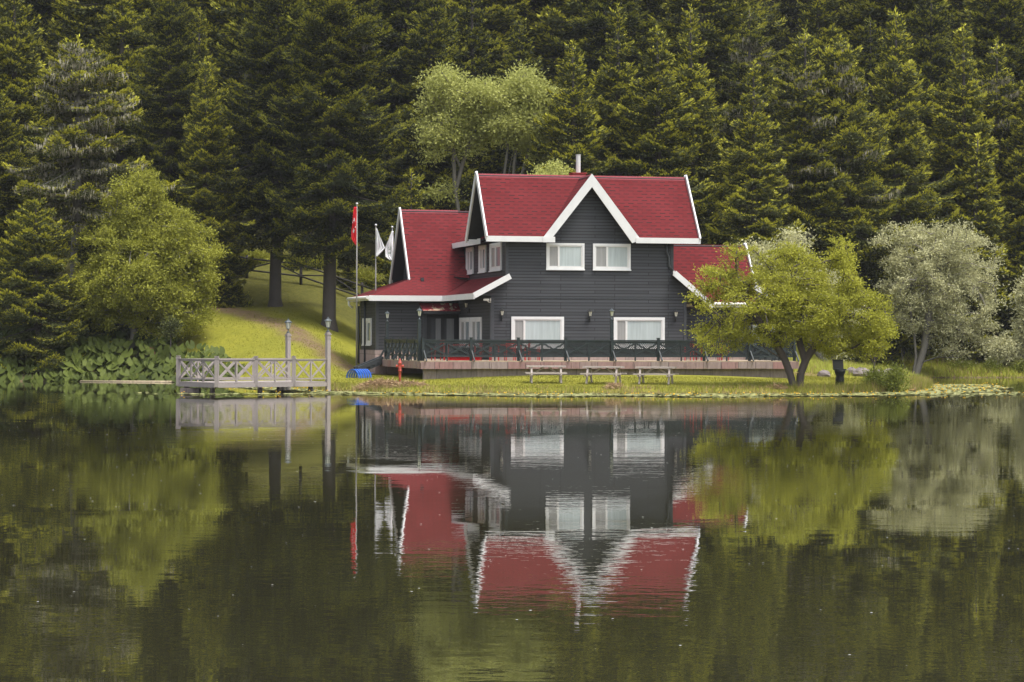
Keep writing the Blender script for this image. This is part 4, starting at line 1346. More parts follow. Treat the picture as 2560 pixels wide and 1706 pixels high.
rt = random.Random(77)
def place_fir(kind, x, y, H, label, group, sxy=1.0, z=None, rz=None, tone=None):
    H0, (tm, cm) = FIRS[kind]
    t = thing('fir_tree', label, 'fir tree', (x, y, gz(x, y) - .1 if z is None else z), rt.random() * 6.28 if rz is None else rz, group)
    s = H / H0
    t.scale = (s * sxy, s * sxy, s)
    link('trunk', tm, t); c = link('crown', cm, t)
    c['tone'] = rt.uniform(-.45, .40) if tone is None else tone
    return t
TONES = {95: .35, 822: -.25, 688: -.3, 511: .45, 1438: .25, 1547: .1, 1728: .35, 1884: .3, 2129: .15, 2010: .05, 2243: .3, 2412: .4, 2428: .5, 235: .1, 1873: -.2, 188: .25, 1180: -.35, 1290: -.2, 1070: -.1, 1020: .1, 2330: -.3, 2490: .1, 500: .1, 1650: .05}
FRONT = [  # kind, px, distance, top pixel, width factor, label
    ('full2', 1547, 147, 8, 1.0, 'tall fir with a pointed top right above the front gable of the house'),
    ('full', 1438, 142.5, 100, 1.0, 'fir standing directly behind the chimney'),
    ('full', 1650, 143, 62, 1.05, 'fir behind the right half of the red upper roof'),
    ('full2', 1728, 147, 10, 1.0, 'tall bright topped fir above the right end of the main roof'),
    ('narrow', 1873, 155, 8, 1.05, 'thin greyish fir with hanging lichen behind the small green tree'),
    ('full2', 1884, 141, 148, .95, 'pointed fir just right of the house, above the right wing roof'),
    ('narrow', 2010, 147, 66, 1.1, 'narrow fir between the right wing roof and the broad dark fir'),
    ('broad', 2129, 148, 86, .92, 'broad dark fir left of the silver willow'),
    ('full', 2243, 152, 16, .95, 'tall fir standing behind and right of the broad dark fir'),
    ('full2', 2412, 155, 56, 1.05, 'tall pointed fir above the silver willow on the right'),
    ('narrow', 2490, 158, 92, 1.1, 'fir at the right edge with a greyish dead side'),
    ('young', 2428, 152.5, 330, 1.05, 'young paler fir right above the silver willow crown'),
    ('full', 2570, 155, 190, 1.0, 'fir cut off by the right edge of the picture'),
    ('back', 2330, 162, -60, .9, 'very tall fir behind the pointed firs on the right'),
    ('full', 1290, 158, 40, 1.0, 'dark fir rising behind the pale poplars'),
    ('full2', 1180, 158, -60, 1.0, 'tall dark fir above and left of the pale poplars'),
    ('full', 1070, 156, -90, .95, 'tall fir between the dark giant fir and the pale poplars'),
    ('high2', 822, 136.5, -150, 1.0, 'giant dark fir left of the red flag, its bare trunk nearest the house corner'),
    ('high2', 688, 143, -120, .92, 'dark fir with a thick bare trunk left of the giant fir'),
    ('full', 511, 143.5, 147, .80, 'bright tipped fir with a pointed top above the yellow green tree'),
    ('full2', 500, 151, 20, .95, 'taller fir right behind the bright tipped pointed fir'),
    ('lichen', 188, 133, 88, 1.10, 'old sparse fir with grey hanging lichen and a bare pale trunk on the left'),
    ('high', 422, 147, -60, .80, 'tall fir with a bare grey trunk between the lichened fir and the pointed fir'),
    ('low', 95, 129.5, 500, .95, 'low spreading fir with bright tips at the left water edge'),
    ('broad', -30, 137, 230, .9, 'dark fir cut off by the left edge of the picture'),
    ('full', 40, 147, -80, 1.0, 'tall dark fir in the upper left corner'),
    ('full2', 300, 156, -120, 1.0, 'tall fir behind the lichened fir'),
    ('young', 1020, 136.5, 420, 1.0, 'smaller fir behind the left wing gable and the flags'),
    ('low', 560, 143, 520, .62, 'low bushy fir branches beside the upper end of the dirt path'),
    ('low', 235, 131.5, 545, .62, 'low fir half hidden between the left edge fir and the big yellow green tree'),
    ('young', 870, 150, 560, .8, 'small dark fir in the shade behind the red flag'),
]
for kind, px, d, ty, w, lab in FRONT:
    x = wx(px, d); z = gz(x, d); top = CAM_H + (845 - ty) / F * d
    rz = None
    place_fir(kind, x, d, top - z, lab, 'firs at the edge of the forest', w * (20.0 / max(14, top - z)) ** .25, rz=rz, tone=TONES.get(px))
# the rows behind
BL = 'dark green fir deep in the forest behind the front row of firs'
BG = 'firs deeper in the forest'
for row, (d0, n0, half) in enumerate(((165, 8, 40), (173, 12, 44), (182, 13, 48), (194, 13, 53), (208, 13, 58), (224, 12, 62))):
    for k in range(n0):
        x = -half + 2 * half * (k + .5) / n0 + rt.uniform(-2.2, 2.2) + (2.5 if row % 2 else 0)
        d = d0 + rt.uniform(-3.5, 3.5)
        place_fir('back' if rt.random() < .5 else 'back2', x, d, rt.uniform(19, 26) * (.92 if row == 0 else 1), BL, BG, rt.uniform(.95, 1.2), tone=rt.uniform(-.5, .25))
# side rows so that the wood goes on beyond the frame
for k in range(9):
    for s in (-1, 1):
        d = 138 + k * 6.0 if s < 0 else 150 + k * 6
        x = s * (33 + rt.uniform(0, 9) + k * 1.2)
        place_fir('back', x, d, rt.uniform(18, 24), BL, BG, rt.uniform(.95, 1.2))
    x = -34 - rt.uniform(0, 6) - (k % 3) * 9

def broadleaf(seed, stems, lobes, ncl, leaf_mat_, bark, leaf=.12, per=110, rc=.45, r0=.16, flat=.7, shell=.55, branch_every=1, aspect=.5, up=.5):
    """stems: list of polylines (local); lobes: (cx,cy,cz,rx,ry,rz) ellipsoids that hold the crown.
    leaf clusters fill the lobes, mostly near their surface, and limbs grow to reach them"""
    r = np.random.default_rng(seed)
    cl = []
    vol = np.array([l[3] * l[4] * l[5] for l in lobes]) ** .8; vol /= vol.sum()
    while len(cl) < ncl:
        l = lobes[r.choice(len(lobes), p=vol)]
        d = nrm(r.normal(size=3)); rad = r.random() ** (1 / 3) if r.random() > shell else r.uniform(.72, 1.0)
        rad *= 1 + .10 * math.sin(5 * d[0] + seed) * math.cos(4 * d[2] + seed)
        cl.append(np.array(l[:3]) + d * rad * np.array(l[3:6]))
    cl = np.array(cl)
    nodes = []; parent = []; 
    for st in stems:
        st = [np.array(p, float) for p in st[0]] if isinstance(st, tuple) else [np.array(p, float) for p in st]
        prev = -1
        for i in range(len(st) - 1):
            k = max(2, int(np.linalg.norm(st[i + 1] - st[i]) / .35))
            for q in range(k):
                nodes.append(st[i] + (st[i + 1] - st[i]) * q / k); parent.append(prev if prev >= 0 else -1); prev = len(nodes) - 1
        nodes.append(st[-1]); parent.append(prev)
    root = np.array(stems[0][0], float)
    fixed = len(nodes)
    order = np.argsort(np.linalg.norm(cl - np.array(stems[0][-1]), axis=1))
    NP = np.array(nodes)
    depth = [0.0] * len(nodes)
    for idx in order:
        c = cl[idx]
        NPa = np.array(nodes)
        dv = c - NPa
        dist = np.linalg.norm(dv, axis=1)
        pen = dist + .25 * np.array(depth) + np.where(NPa[:, 2] > c[2] + .2, 1.0, 0) + np.where(NPa[:, 2] < stems[0][-1][2] * .75, 1.5, 0)
        j = int(np.argmin(pen))
        k = max(1, int(dist[j] / .5)); p0 = nodes[j]; prev = j
        bend = r.normal(size=3) * .07 * dist[j]
        for q in range(1, k + 1):
            t = q / k
            p = p0 + (c - p0) * t + bend * math.sin(t * 3.14) + np.array([0, 0, .06 * dist[j] * math.sin(t * 3.14)])
            nodes.append(p); parent.append(prev); depth.append(depth[j] + dist[j] * t); prev = len(nodes) - 1
    n = len(nodes); wgt = np.zeros(n)
    kids = [0] * n
    for p in parent:
        if p >= 0: kids[p] += 1
    for i in range(n - 1, -1, -1):
        if kids[i] == 0: wgt[i] += 1
        if parent[i] >= 0: wgt[parent[i]] += wgt[i]
    rad = r0 * (wgt / wgt.max()) ** .42
    rad = np.maximum(rad, .008)
    mb = MB()
    for i in range(n):
        j = parent[i]
        if j < 0: continue
        if rad[i] < .0085 and branch_every > 1 and i % branch_every: continue
        ra = min(rad[j], rad[i] * 1.35)
        mb.tube([tuple(nodes[j]), tuple(nodes[i])], [ra, rad[i]], 6 if rad[i] > .03 else 3, 0, False)
    to = mb.build('trunk', bark)
    # leaves
    N_ = ncl * per
    ci = np.repeat(np.arange(ncl), per)
    off = r.normal(size=(N_, 3)) * rc * r.uniform(.6, 1.15, ncl)[ci][:, None] * .6
    off[:, 2] *= flat
    P = cl[ci] + off
    U = nrm(off * .8 / rc + r.normal(size=(N_, 3)) * .8 + np.array([0, 0, .15]))
    nn = nrm(r.normal(size=(N_, 3)) + np.array([0, 0, up * 2]))
    Wv = nrm(np.cross(U, nn))
    ln = leaf * r.uniform(.7, 1.3, N_); wd = leaf * aspect * r.uniform(.8, 1.2, N_)
    V = kites(P, U, Wv, ln, wd)
    ti = np.clip(r.random(N_) * .7 + r.random(ncl)[ci] * .3, 0, 1)
    cm = fast_mesh('crown', V, 4, [leaf_mat_], None, ti)
    return to, cm

def place_tree(name, cat, label, x, y, to, cm, group=None, z=None):
    t = thing(name, label, cat, (x, y, gz(x, y) - .05 if z is None else z), 0, group)
    to.parent = t
    link('crown', cm, t)
    return t

# apple-like tree at the shore
x, d = wx(1990, 104.5), 104.5
s = F / d
def loc(px, py, dy=0.0):
    return ((px - 1990) / s, dy, (965 - py) / s)
lob = []
for (px, py, rx, rz, dy, ry) in ((1790, 700, 70, 50, .3, 1.0), (1795, 835, 75, 50, -.3, 1.3), (1860, 660, 60, 70, .2, 1.0), (1900, 770, 110, 90, -.5, 1.8), (1985, 700, 90, 85, 0, 1.8), (2010, 775, 105, 66, -.9, 1.8),
                                 (2115, 625, 48, 40, .4, .8), (2090, 700, 70, 60, .3, 1.3), (2150, 780, 85, 80, -.2, 1.7), (2190, 835, 58, 50, .1, 1.2), (2110, 845, 90, 38, -.4, 1.5), (1950, 840, 36, 34, -.6, 1.0), (1990, 790, 120, 70, 1.0, 1.5), (1955, 620, 40, 35, .2, .6), (1760, 750, 45, 30, -.2, .6)):
    p = loc(px * .955 + 1985 * .045, py, dy); lob.append((*p, rx * .92 / s, ry, rz * .95 / s))
st = [[(-.06, 0, -.1), loc(1975, 930), loc(1962, 895), loc(1935, 850, -.1), loc(1895, 800, -.3), loc(1860, 740, -.3)],
      [(.15, .05, -.1), loc(2002, 930), loc(2015, 895), loc(2045, 850, .1), loc(2085, 800, .3), loc(2120, 730, .3)],
      [loc(1962, 895), loc(1930, 880, -.3), loc(1905, 862, -.5)],
      [loc(2012, 897), loc(2000, 850, .3), loc(1990, 780, .5), loc(1985, 700, .2)],
      [loc(1945, 868), loc(1965, 800, .4), loc(1950, 700, .3)]]
to, cm = broadleaf(21, st, lob, 600, M['apple'], M['bark_dark'], .115, 130, .34, .165, .58, .68)
place_tree('apple_tree', 'tree', 'small spreading bright green tree with a forked dark trunk on the shore lawn', x, d, to, cm)

# big yellow-green willow on the left
x, d = wx(330, 131), 131.0; s = F / d
z0 = gz(x, d)
base_py = 845 + (CAM_H - z0) * s
def loc(px, py, dy=0.0): return ((px - 330) / s, dy, (base_py - py) / s)
lob = []
for (px, py, rx, rz, dy, ry) in ((345, 520, 75, 80, 0, 1.8), (400, 590, 90, 90, .2, 2), (300, 620, 80, 80, -.4, 2), (460, 670, 90, 85, .2, 2), (350, 700, 110, 100, -1.2, 2), (240, 740, 80, 70, -.6, 1.6), (430, 770, 105, 75, -.3, 1.8), (280, 780, 85, 45, -.8, 1.6), (500, 620, 50, 50, .3, 1.0), (350, 460, 40, 40, 0, 1), (455, 795, 40, 30, 0, .9), (350, 620, 140, 130, .6, 2.2)):
    p = loc(px, py, dy); lob.append((*p, rx / s, ry, rz / s))
st = [[(0, 0, -.1), loc(335, 830), loc(330, 760), loc(340, 680), loc(345, 560)], [loc(335, 830), loc(300, 780, -.3), loc(270, 720, -.5)], [loc(333, 800), loc(390, 740, -.2), loc(430, 660, 0)]]
to, cm = broadleaf(22, st, lob, 880, M['willow'], M['bark_grey'], .15, 130, .42, .20, .68, .65)
place_tree('willow_tree', 'tree', 'big bushy yellow green tree on the left bank beside the dirt path', x, d, to, cm)

def px_tree(seed, name, label, cat, bpx, d, lobs, stems, ncl, lm, bark, leaf, per, rc, r0, flat=.75, shell=.55, z=None, group=None, up=.5, be=1):
    x = wx(bpx, d); s = F / d; z0 = gz(x, d) if z is None else z
    bpy_ = 845 + (CAM_H - z0) * s
    lc = lambda px, py, dy=0.0: ((px - bpx) / s, dy, (bpy_ - py) / s)
    lob = [(*lc(px, py, dy), rx / s, ry, rz / s) for (px, py, rx, rz, dy, ry) in lobs]
    st = [[(p if len(p) == 4 else lc(*p))[:3] for p in q] for q in stems]
    st[0][0] = (0, 0, -.15)
    to, cm = broadleaf(seed, st, lob, ncl, lm, bark, leaf, per, rc, r0, flat, shell, be, up=up)
    return place_tree(name, cat, label, x, d, to, cm, group, z0)

px_tree(23, 'willow_tree', 'large silvery grey green willow with twin trunks on the far right bank', 'tree', 2285, 144.5,
        [(2240, 610, 62, 55, .2, 1.6), (2300, 640, 90, 75, -.3, 2), (2375, 610, 55, 65, 0, 1.6), (2420, 660, 80, 80, .3, 1.8), (2300, 720, 105, 75, -.4, 2), (2400, 750, 95, 80, 0, 2), (2290, 785, 75, 48, 0, 1.6), (2380, 820, 90, 50, .2, 1.5), (2465, 830, 50, 32, 0, 1), (2400, 872, 60, 14, -.3, .9), (2340, 690, 120, 100, 1.0, 2), (2440, 860, 75, 22, 0, .8)],
        [[(2285, 940), (2298, 910), (2310, 870), (2320, 800), (2330, 720), (2370, 640)], [(2283, 935), (2290, 890), (2285, 830), (2270, 740)], [(2285, 940), (2268, 925), (2257, 903), (2254, 868)], [(2300, 905), (2345, 890), (2400, 892)], [(2320, 800), (2380, 810, .1), (2440, 850, .1)]],
        520, M['silver'], M['bark_grey'], .145, 95, .40, .22)
px_tree(24, 'willow_tree', 'pale silvery willow with leaning trunks, half hidden behind the small green tree', 'tree', 2088, 138,
        [(1880, 640, 50, 35, 0, 1.2), (1960, 650, 60, 45, 0, 1.5), (1985, 600, 35, 25, 0, .8), (2000, 720, 100, 70, 0, 2), (1900, 720, 60, 60, 0, 1.4), (2090, 800, 70, 50, 0, 1.4), (2100, 860, 50, 35, 0, 1)],
        [[(2088, 940), (2050, 890), (2010, 830), (1980, 740)], [(2086, 938), (2082, 880), (2090, 820)]],
        300, M['silver'], M['bark_grey'], .17, 80, .52, .17)
px_tree(25, 'willow_tree', 'silvery willow cut off by the right edge of the picture', 'tree', 2600, 142,
        [(2580, 740, 45, 45, 0, 1.2), (2610, 820, 70, 70, 0, 1.6), (2535, 870, 50, 28, 0, 1), (2590, 700, 30, 30, 0, .8)],
        [[(2600, 930), (2600, 860), (2590, 760)], [(2600, 930), (2560, 890), (2530, 870)]],
        220, M['silver'], M['bark_grey'], .17, 80, .5, .14)
px_tree(26, 'poplar_tree', 'pale green open crowned tree with grey stems behind the left part of the roof', 'tree', 1150, 146,
        [(1110, 200, 38, 36, 0, 1.4), (1150, 240, 70, 50, 0, 1.8), (1080, 260, 38, 45, 0, 1.2), (1200, 250, 50, 50, 0, 1.6), (1210, 310, 50, 30, .3, 1.4), (1110, 330, 65, 40, 0, 1.6), (1180, 350, 50, 50, 0, 1.4), (1085, 390, 22, 40, 0, .8), (1095, 480, 40, 25, 0, 1), (1150, 290, 90, 50, .8, 1.5)],
        [[(1150, 640), (1145, 530), (1136, 470), (1133, 400), (1130, 330), (1125, 240)], [(1138, 480), (1155, 410), (1180, 340), (1210, 270)], [(1133, 350), (1105, 320), (1085, 270)], [(1150, 420), (1120, 350), (1100, 300)]],
        330, M['poplar'], M['bark_grey'], .19, 75, .68, .13, .7, .35, group='pale green trees behind the roof', be=1)
px_tree(27, 'poplar_tree', 'pale green tree with a clump of thin grey stems behind the middle of the roof', 'tree', 1290, 145,
        [(1310, 220, 45, 40, 0, 1.5), (1260, 260, 60, 50, 0, 1.6), (1345, 280, 45, 60, 0, 1.4), (1300, 320, 80, 50, 0, 1.8), (1345, 365, 35, 40, 0, 1.0), (1250, 330, 40, 22, 0, 1.0)],
        [[(1290, 640), (1288, 600), (1280, 480), (1285, 400), (1300, 300), (1310, 230)], [(1290, 640), (1264, 600), (1258, 450), (1268, 370), (1260, 270)], [(1290, 640), (1308, 600), (1300, 450), (1325, 360), (1345, 280)], [(1290, 640), (1276, 600), (1270, 440), (1290, 330)]],
        340, M['poplar'], M['bark_grey'], .19, 75, .66, .10, .7, .35, group='pale green trees behind the roof')
px_tree(28, 'shrub', 'light green bush peeking over the ridge left of the chimney', 'bush', 1385, 136,
        [(1375, 450, 45, 38, 0, 1.5), (1390, 440, 35, 30, 0, 1), (1380, 560, 60, 90, 0, 1.5)],
        [[(1385, 760), (1385, 600), (1380, 480)]], 130, M['poplar'], M['bark_grey'], .17, 70, .45, .10)
px_tree(29, 'sapling', 'thin young tree with a bare stem between the litter bin and the willow', 'sapling', 2185, 112,
        [(2190, 850, 30, 35, 0, .5), (2185, 890, 28, 20, 0, .4)], [[(2185, 950), (2186, 900), (2190, 850)], [(2186, 915), (2170, 870)], [(2186, 910), (2203, 870)]],
        26, M['apple'], M['bark_dark'], .10, 50, .25, .045)
px_tree(30, 'sapling', 'small dark crowned sapling standing in front of the big yellow green tree', 'sapling', 426, 128,
        [(426, 825, 18, 22, 0, .4)], [[(426, 865), (427, 845), (426, 820)]], 22, M['needles'], M['bark_dark'], .12, 70, .25, .035)
# bushes
for i, (px, d, py, rx, rz, mt, lab, lf) in enumerate((
        (2186, 106.5, 945, 22, 17, 'shrub', 'round green bush on the shore right of the litter bin', .10),
        (2240, 105.5, 948, 22, 22, 'shrub', 'tall grassy bush near the tip of the shore', .12),
        (2480, 149, 925, 20, 24, 'shrub', 'dark green bush at the water edge of the far bank', .13),
        (2510, 150, 880, 50, 28, 'silver', 'silvery bush under the willow at the right edge', .15),
        (2400, 149.5, 930, 34, 14, 'shrub', 'low bush in the middle of the far bank', .12),
        (2560, 149.2, 925, 30, 20, 'shrub', 'bush on the far bank at the right edge of the picture', .13),
        (775, 152, 712, 60, 42, 'willow', 'sunlit bush behind the rail fence between the two bare trunks', .15),
        (640, 153, 690, 45, 45, 'willow', 'sunlit bush behind the rail fence left of the bare trunk', .15),
        (900, 152, 720, 45, 35, 'willow', 'bush behind the fence just left of the house eave', .15),
        (2150, 150, 880, 45, 30, 'willow', 'yellow green bush on the far slope behind the sapling', .15),
        )):
    x = wx(px, d); s = F / d; z0 = gz(x, d); zc = CAM_H + (845 - py) / s
    rng = np.random.default_rng(300 + i)
    ncl = int(max(18, rx * rz / 28)); per = 90
    cl = nrm(rng.normal(size=(ncl, 3))) * rng.uniform(.3, 1, (ncl, 1)) * np.array([rx / s, min(rx, rz) / s * .9, rz / s]) + np.array([0, 0, zc - z0])
    cl[:, 2] = np.maximum(cl[:, 2], .1)
    ci = np.repeat(np.arange(ncl), per); off = rng.normal(size=(ncl * per, 3)) * .20
    U = nrm(off + rng.normal(size=off.shape) * .15 + [0, 0, .12]); Wv = nrm(np.cross(U, rng.normal(size=off.shape)))
    V = kites(cl[ci] + off, U, Wv, lf * rng.uniform(.8, 1.5, len(off)), lf * .45 * rng.uniform(.8, 1.2, len(off)))
    t = thing('bush', lab, 'bush', (x, d, z0))
    link('foliage', fast_mesh('foliage', V, 4, [M[mt]]), t)
    mb = MB()
    for k in range(0, ncl, 3): mb.tube([(0, 0, -.1), tuple(cl[k] * np.array([.5, .5, .5])), tuple(cl[k])], [.03, .02, .008], 4, 0, False)
    mb.build('stem', M['bark_dark'], t)

# rocks along the right shore
rr = random.Random(9)
for i, (px, d, w, h) in enumerate(((2130, 127, .8, .5), (2152, 126, .9, .55), (2172, 127, .7, .45), (2200, 126, .8, .5), (2222, 125.5, 1.0, .6), (2245, 126, .8, .5), (2060, 124, .7, .4))):
    x = wx(px, d)
    mb = MB(); prof = []
    seg = 9
    pts = []
    for a in range(6):
        ph = math.pi * (a + .2) / 6.4
        for k in range(seg):
            th = 6.283 * k / seg
            q = rr.uniform(.82, 1.12)
            pts.append((w * .5 * math.sin(ph) * math.cos(th) * q, .35 * math.sin(ph) * math.sin(th) * q, h * .6 * math.cos(ph) * q + h * .25))
    mb.v = pts
    for a in range(5):
        for k in range(seg): mb.f.append((a * seg + k, (a + 1) * seg + k, (a + 1) * seg + (k + 1) % seg, a * seg + (k + 1) % seg)); mb.m.append(0); mb.sm.append(False)
    mb.f.append(tuple(range(seg))); mb.m.append(0); mb.sm.append(False)
    o = mb.build('rock', M['rock'], loc=(x, d, gz(x, d)))
    o.rotation_euler = (0, 0, rr.random() * 3)
    tag(o, 'one of the grey stones bordering the grass between the sapling and the willow trunks', 'rock', 'border stones right of the small tree')

# ------------------------------------------------------------------ grass, bank plants, butterbur, lilies
def blades(n, sampler, hgt, wid, seed, mats, midx=None, lean=.35, hvar=.5):
    r = np.random.default_rng(seed)
    x, y, sc, mi = sampler(r, n)
    z = ground(x, y); k = len(x)
    P = np.stack([x, y, z - .02], -1)
    U = nrm(np.stack([r.normal(size=k) * lean, r.normal(size=k) * lean, np.ones(k)], -1))
    a = r.random(k) * 6.283
    Wv = np.stack([np.cos(a), np.sin(a) * .5, np.zeros(k)], -1)
    h = (hgt * sc * r.uniform(1 - hvar, 1 + hvar, k))[:, None]; w = (wid * r.uniform(.7, 1.3, k))[:, None]
    V = np.stack([P - Wv * w / 2, P + Wv * w / 2, P + U * h], 1)
    return fast_mesh('grass', V, 3, mats, mi)
def along_shore(r, n, lo, hi, x0=-10.5, x1=22.5, ymax=125):
    S = np.array(SHORE, float); seg = S[1:] - S[:-1]
    x = r.uniform(x0, x1, n * 3); y = r.uniform(99.5, ymax, n * 3)
    d = shore_dist(x, y); ok = (d > lo) & (d < hi)
    return x[ok][:n], y[ok][:n], d[ok][:n]
def s_lawn(r, n):
    x = r.uniform(-22, 30, n * 2); y = 100 + 50 * r.random(n * 2) ** 1.35
    d = shore_dist(x, y)
    lx = (x - HO[0]) * math.cos(HR) + (y - HO[1]) * math.sin(HR); ly = -(x - HO[0]) * math.sin(HR) + (y - HO[1]) * math.cos(HR)
    inside = (lx > -5.1) & (lx < 13.4) & (ly > -4.1)
    ok = (d > .6) & ~inside & ~((x > -5) & (x < 12) & (y > 112)) & ~((y > 138) & (x < -5) & (r.random(len(x)) < .7))
    x, y = x[ok][:n], y[ok][:n]
    dens = vnoise(x, y, .9, 4)
    return x, y, 1 + .5 * dens, np.zeros(len(x), int)
me = blades(150000, s_lawn, .075, .028, 5, [M['grass']], lean=.5)
tag(link('lawn_grass', me), 'short bright yellow green lawn grass around the house', 'grass', kind='stuff')
def s_bank(r, n):
    x, y, d = along_shore(r, n, -.10, 1.15)
    tall = .55 + .45 * vnoise(x, y, 2.2, 8) + .35 * (x > 12)
    mi = np.where(r.random(len(x)) < np.clip(.22 + .5 * vnoise(x, y, 1.1, 6), 0, .75), 1, 0)
    sc = np.clip(tall, .25, 1.5) * (1.15 - .55 * np.clip(d, 0, 1.2))
    return x, y, sc, mi
me = blades(60000, s_bank, .42, .026, 6, [M['bankgrass'], M['straw']], lean=.30)
tag(link('bank_grass', me), 'long rough grass and reeds along the water edge', 'grass', kind='stuff')
def s_far(r, n):
    x = r.uniform(12, 38, n); y = 126 + 40 * r.random(n); d = shore_dist(x, y); ok = d > 0
    x, y, d = x[ok], y[ok], d[ok]
    return x, y, np.clip(1.2 + .8 * vnoise(x, y, .8, 2), .4, 2), (r.random(len(x)) < .12).astype(int)
me = blades(110000, s_far, .32, .05, 7, [M['meadow'], M['straw']], lean=.35)
tag(link('meadow_grass', me), 'tall meadow grass on the far right bank', 'grass', kind='stuff')
# dry cut grass heaps on the bank
def heap(cx, cy, rx, ry, hh, n, label, seed):
    r = np.random.default_rng(seed)
    a = r.random(n) * 6.283; q = np.sqrt(r.random(n))
    x = cx + rx * q * np.cos(a); y = cy + ry * q * np.sin(a)
    z = ground(x, y) + hh * (1 - q ** 2) * r.random(n)
    U = nrm(np.stack([r.normal(size=n), r.normal(size=n) * .6, r.normal(size=n) * .25], -1)); Wv = nrm(np.cross(U, r.normal(size=(n, 3))))
    V = kites(np.stack([x, y, z], -1), U, Wv, r.uniform(.15, .35, n), r.uniform(.02, .05, n))
    tag(link('dry_grass_heap', fast_mesh('heap', V, 4, [M['straw']])), label, 'grass heap')
heap(wx(955, 103.9), 104.1, 1.1, .7, .28, 2600, 'long heap of reddish dry grass on the bank near the hydrant', 1)
heap(wx(1015, 103.3), 103.6, .9, .5, .20, 1600, 'lower heap of dry grass at the water edge right below the hydrant', 4)
heap(wx(1535, 101.9), 102.0, .28, .3, .22, 500, 'small round tuft of dry brown grass below the middle picnic table', 2)
heap(wx(1945, 102.8), 103.0, .32, .3, .12, 400, 'small patch of reddish dry grass left of the small tree trunk', 3)
heap(wx(2262, 107.6), 108.2, .8, .6, .12, 900, 'patch of dry grass at the tip of the shore', 5)

# butterbur: big round leaves on stalks along the left bank
r = np.random.default_rng(12)
V = []; nf = 0
n = 1500
x = r.uniform(-34, -12.0, n * 3); y = r.uniform(121, 136, n * 3); d = shore_dist(x, y)
ok = (d > -.35) & (d < 6.5) & ~((d > 2.6) & (x > -18.2)) & ~((x > -15.0) & (d > 1.5))
x, y, d = x[ok][:n], y[ok][:n], d[ok][:n]
z = ground(x, y) + r.uniform(.12, .75, len(x)) * np.clip(.55 + d * .35, 0, 1.25) * np.clip((-12.0 - x) / 3, .35, 1)
mb = MB(); seg = 10
for i in range(len(x)):
    R_ = r.uniform(.20, .42) * (1.0 if x[i] < -17 else .8)
    yaw = -1.57 + r.normal() * .9; tl = r.uniform(.5, 1.2)
    nv = np.array([math.cos(yaw) * math.sin(tl), math.sin(yaw) * math.sin(tl), math.cos(tl)])
    e1 = nrm(np.cross(nv, [0, 0, 1.0])); e2 = np.cross(nv, e1)
    c = np.array([x[i], y[i], z[i]]); n0 = len(mb.v); mb.v.append(tuple(c - nv * .04))
    for k in range(seg):
        a = 2 * math.pi * (k + .5) / seg - math.pi / 2
        q = R_ * (1 + .06 * math.sin(3 * a + i)) * (.72 if k == 0 and 0 else 1)
        lift = .08 * R_ * math.sin(2 * a + i) - .02 * R_
        mb.v.append(tuple(c + e1 * q * math.cos(a) + e2 * q * math.sin(a) + nv * lift))
    for k in range(seg - 1):
        mb.f.append((n0, n0 + 1 + k, n0 + 2 + k)); mb.m.append(0); mb.sm.append(False)
me = bpy.data.meshes.new('butterbur'); me.from_pydata(mb.v, [], mb.f); me.materials.append(M['butterbur'])
at = me.attributes.new('tint', 'FLOAT', 'FACE'); at.data.foreach_set('value', np.repeat(r.random(len(x)), seg - 1).astype(np.float32))
tag(link('butterbur', me), 'dense big round butterbur leaves covering the left bank', 'ground cover', kind='stuff')
# half-sunken straight log / reed line on the left shore
mb = MB(); mb.tube([(wx(200, 126.2), 126.3, .03), (wx(445, 125.6), 125.3, .02)], [.035, .06], 7)
tag(mb.build('log', simple('pale_log', (.42, .34, .22), .8, .25)), 'long pale log floating at the foot of the big leaves', 'log')

# water lilies
def lily_points(r, n):
    X_, Y_ = [], []
    while sum(map(len, X_)) < n:
        x = r.uniform(-16, 34, 6000); y = r.uniform(84, 124, 6000); d = -shore_dist(x, y)
        band = np.interp(x, [-16, -14, -9.5, -6, 0, 10, 17, 20, 34], [.6, 2.0, 3.6, 5.0, 5.2, 5.4, 5.0, 5.0, 4.0])
        near = (d > .02) & (d < band * (.75 + .4 * vnoise(x, y, .6, 33)))
        line = (np.abs(y - np.interp(x, [-16, -13, -8, 18, 22, 34], [101.2, 98.8, 99.5, 99.5, 104, 107]) + .5 * vnoise(x, y, .4, 31)) < np.where(x > 17, 2.0, .8)) & (d > .1)
        gap = r.random(6000) < np.clip(.62 + .9 * vnoise(x * .35, y * 1.3, 1.4, 32) - .05 * d, .05, 1)
        keep = (near | (line & (r.random(6000) < np.where(x > 17, .35, np.where(x < -6.5, .5, .0))))) & gap
        X_.append(x[keep]); Y_.append(y[keep])
    return np.concatenate(X_)[:n], np.concatenate(Y_)[:n]
r = np.random.default_rng(14)
x, y = lily_points(r, 17000)
k = len(x); seg = 8; ang = np.arange(seg) * 2 * math.pi / seg
R_ = r.uniform(.05, .135, k); ph = r.random(k) * 6.28
cx = x[:, None] + R_[:, None] * np.cos(ang[None] + ph[:, None]) * (1 - .25 * (ang[None] == 0)); cy = y[:, None] + R_[:, None] * np.sin(ang[None] + ph[:, None])
tiltx = r.normal(size=k) * .05; tilty = r.normal(size=k) * .08
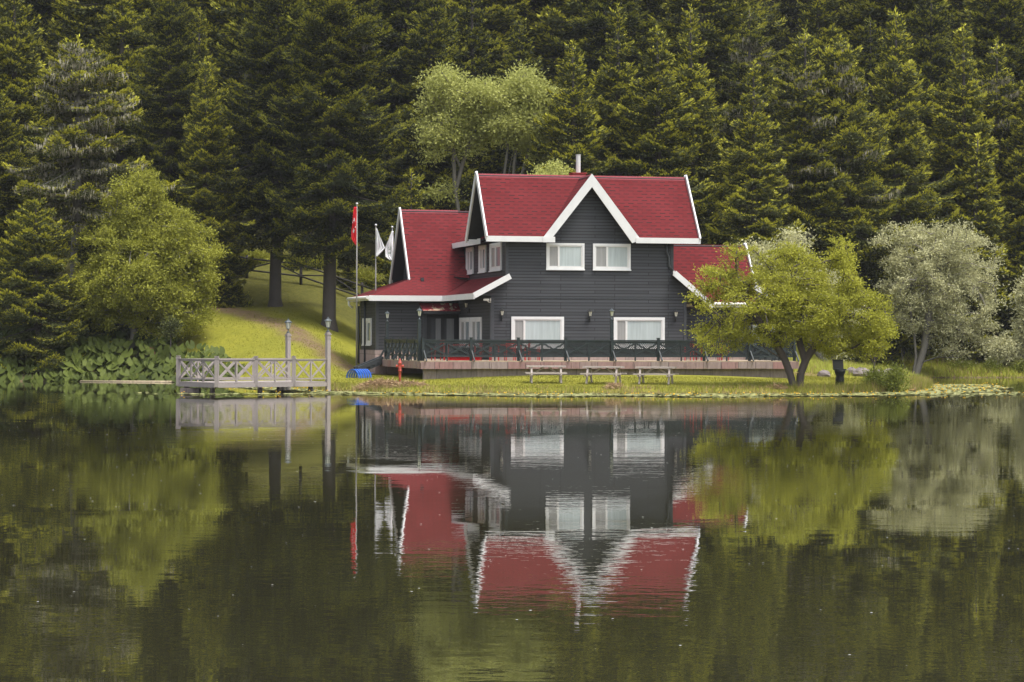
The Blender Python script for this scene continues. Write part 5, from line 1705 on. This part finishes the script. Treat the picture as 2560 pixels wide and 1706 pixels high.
cz = .012 + np.arange(k)[:, None] * 1e-6 + np.maximum(0, (cx - x[:, None]) * tiltx[:, None] + (cy - y[:, None]) * tilty[:, None] + .006)
V = np.stack([cx, cy, cz], -1)
tag(link('lily_pads', fast_mesh('pads', V, seg, [M['pad']])), 'carpet of small water lily pads floating along the shore', 'lily pads', kind='stuff')
xf, yf = lily_points(np.random.default_rng(15), 330)
mb = MB()
for i in range(len(xf)):
    h = r.uniform(.03, .10)
    mb.lathe([(.010, h), (.026, h + .015), (.022, h + .035), (.008, h + .04)], 6, 0, (xf[i], yf[i], 0))
    mb.tube([(xf[i], yf[i], -.05), (xf[i], yf[i], h)], .006, 3, 1, False)
tag(mb.build('lily_flowers', [M['yellow'], M['pad']]), 'small yellow water lily flowers dotted between the pads', 'flowers', kind='stuff')
# white fluff drifting on the open water
r = np.random.default_rng(16); n = 700
y = 17 + 80 * r.random(n) ** .8; x = (r.random(n) - .5) * y * .46
V = []
R_ = r.uniform(.006, .019, n) * (y / 40) ** .5
for k in range(6): V.append(np.stack([x + R_ * math.cos(k), y + R_ * 1.6 * math.sin(k * 1.047), np.full(n, .008)], -1))
V = np.stack([np.stack([x + R_ * math.cos(k * 1.047), y + R_ * math.sin(k * 1.047), np.full(n, .008)], -1) for k in range(6)], 1)
tag(link('floating_fluff', fast_mesh('fluff', V, 6, [M['seed']])), 'white seed fluff scattered over the open water', 'seed fluff', kind='stuff')

# haze added to lift the blacks like faded film: one closed box around camera, ground and trees, below the sky
HAZE = 0.00012
mb = MB(); mb.box(-440, 440, -75, 1540, -3.5, 140)
hm = bpy.data.materials.new('haze'); hm.use_nodes = True
hn = hm.node_tree
for n in list(hn.nodes): 
    if n.type != 'OUTPUT_MATERIAL': hn.nodes.remove(n)
pv_ = hn.nodes.new('ShaderNodeVolumePrincipled'); pv_.inputs['Density'].default_value = HAZE
pv_.inputs['Color'].default_value = (.90, .93, .96, 1); pv_.inputs['Anisotropy'].default_value = .1
hn.links.new(pv_.outputs[0], hn.nodes['Material Output'].inputs['Volume'])
tag(mb.build('haze', hm), 'thin even haze added to lift the dark tones', 'haze', kind='stuff')
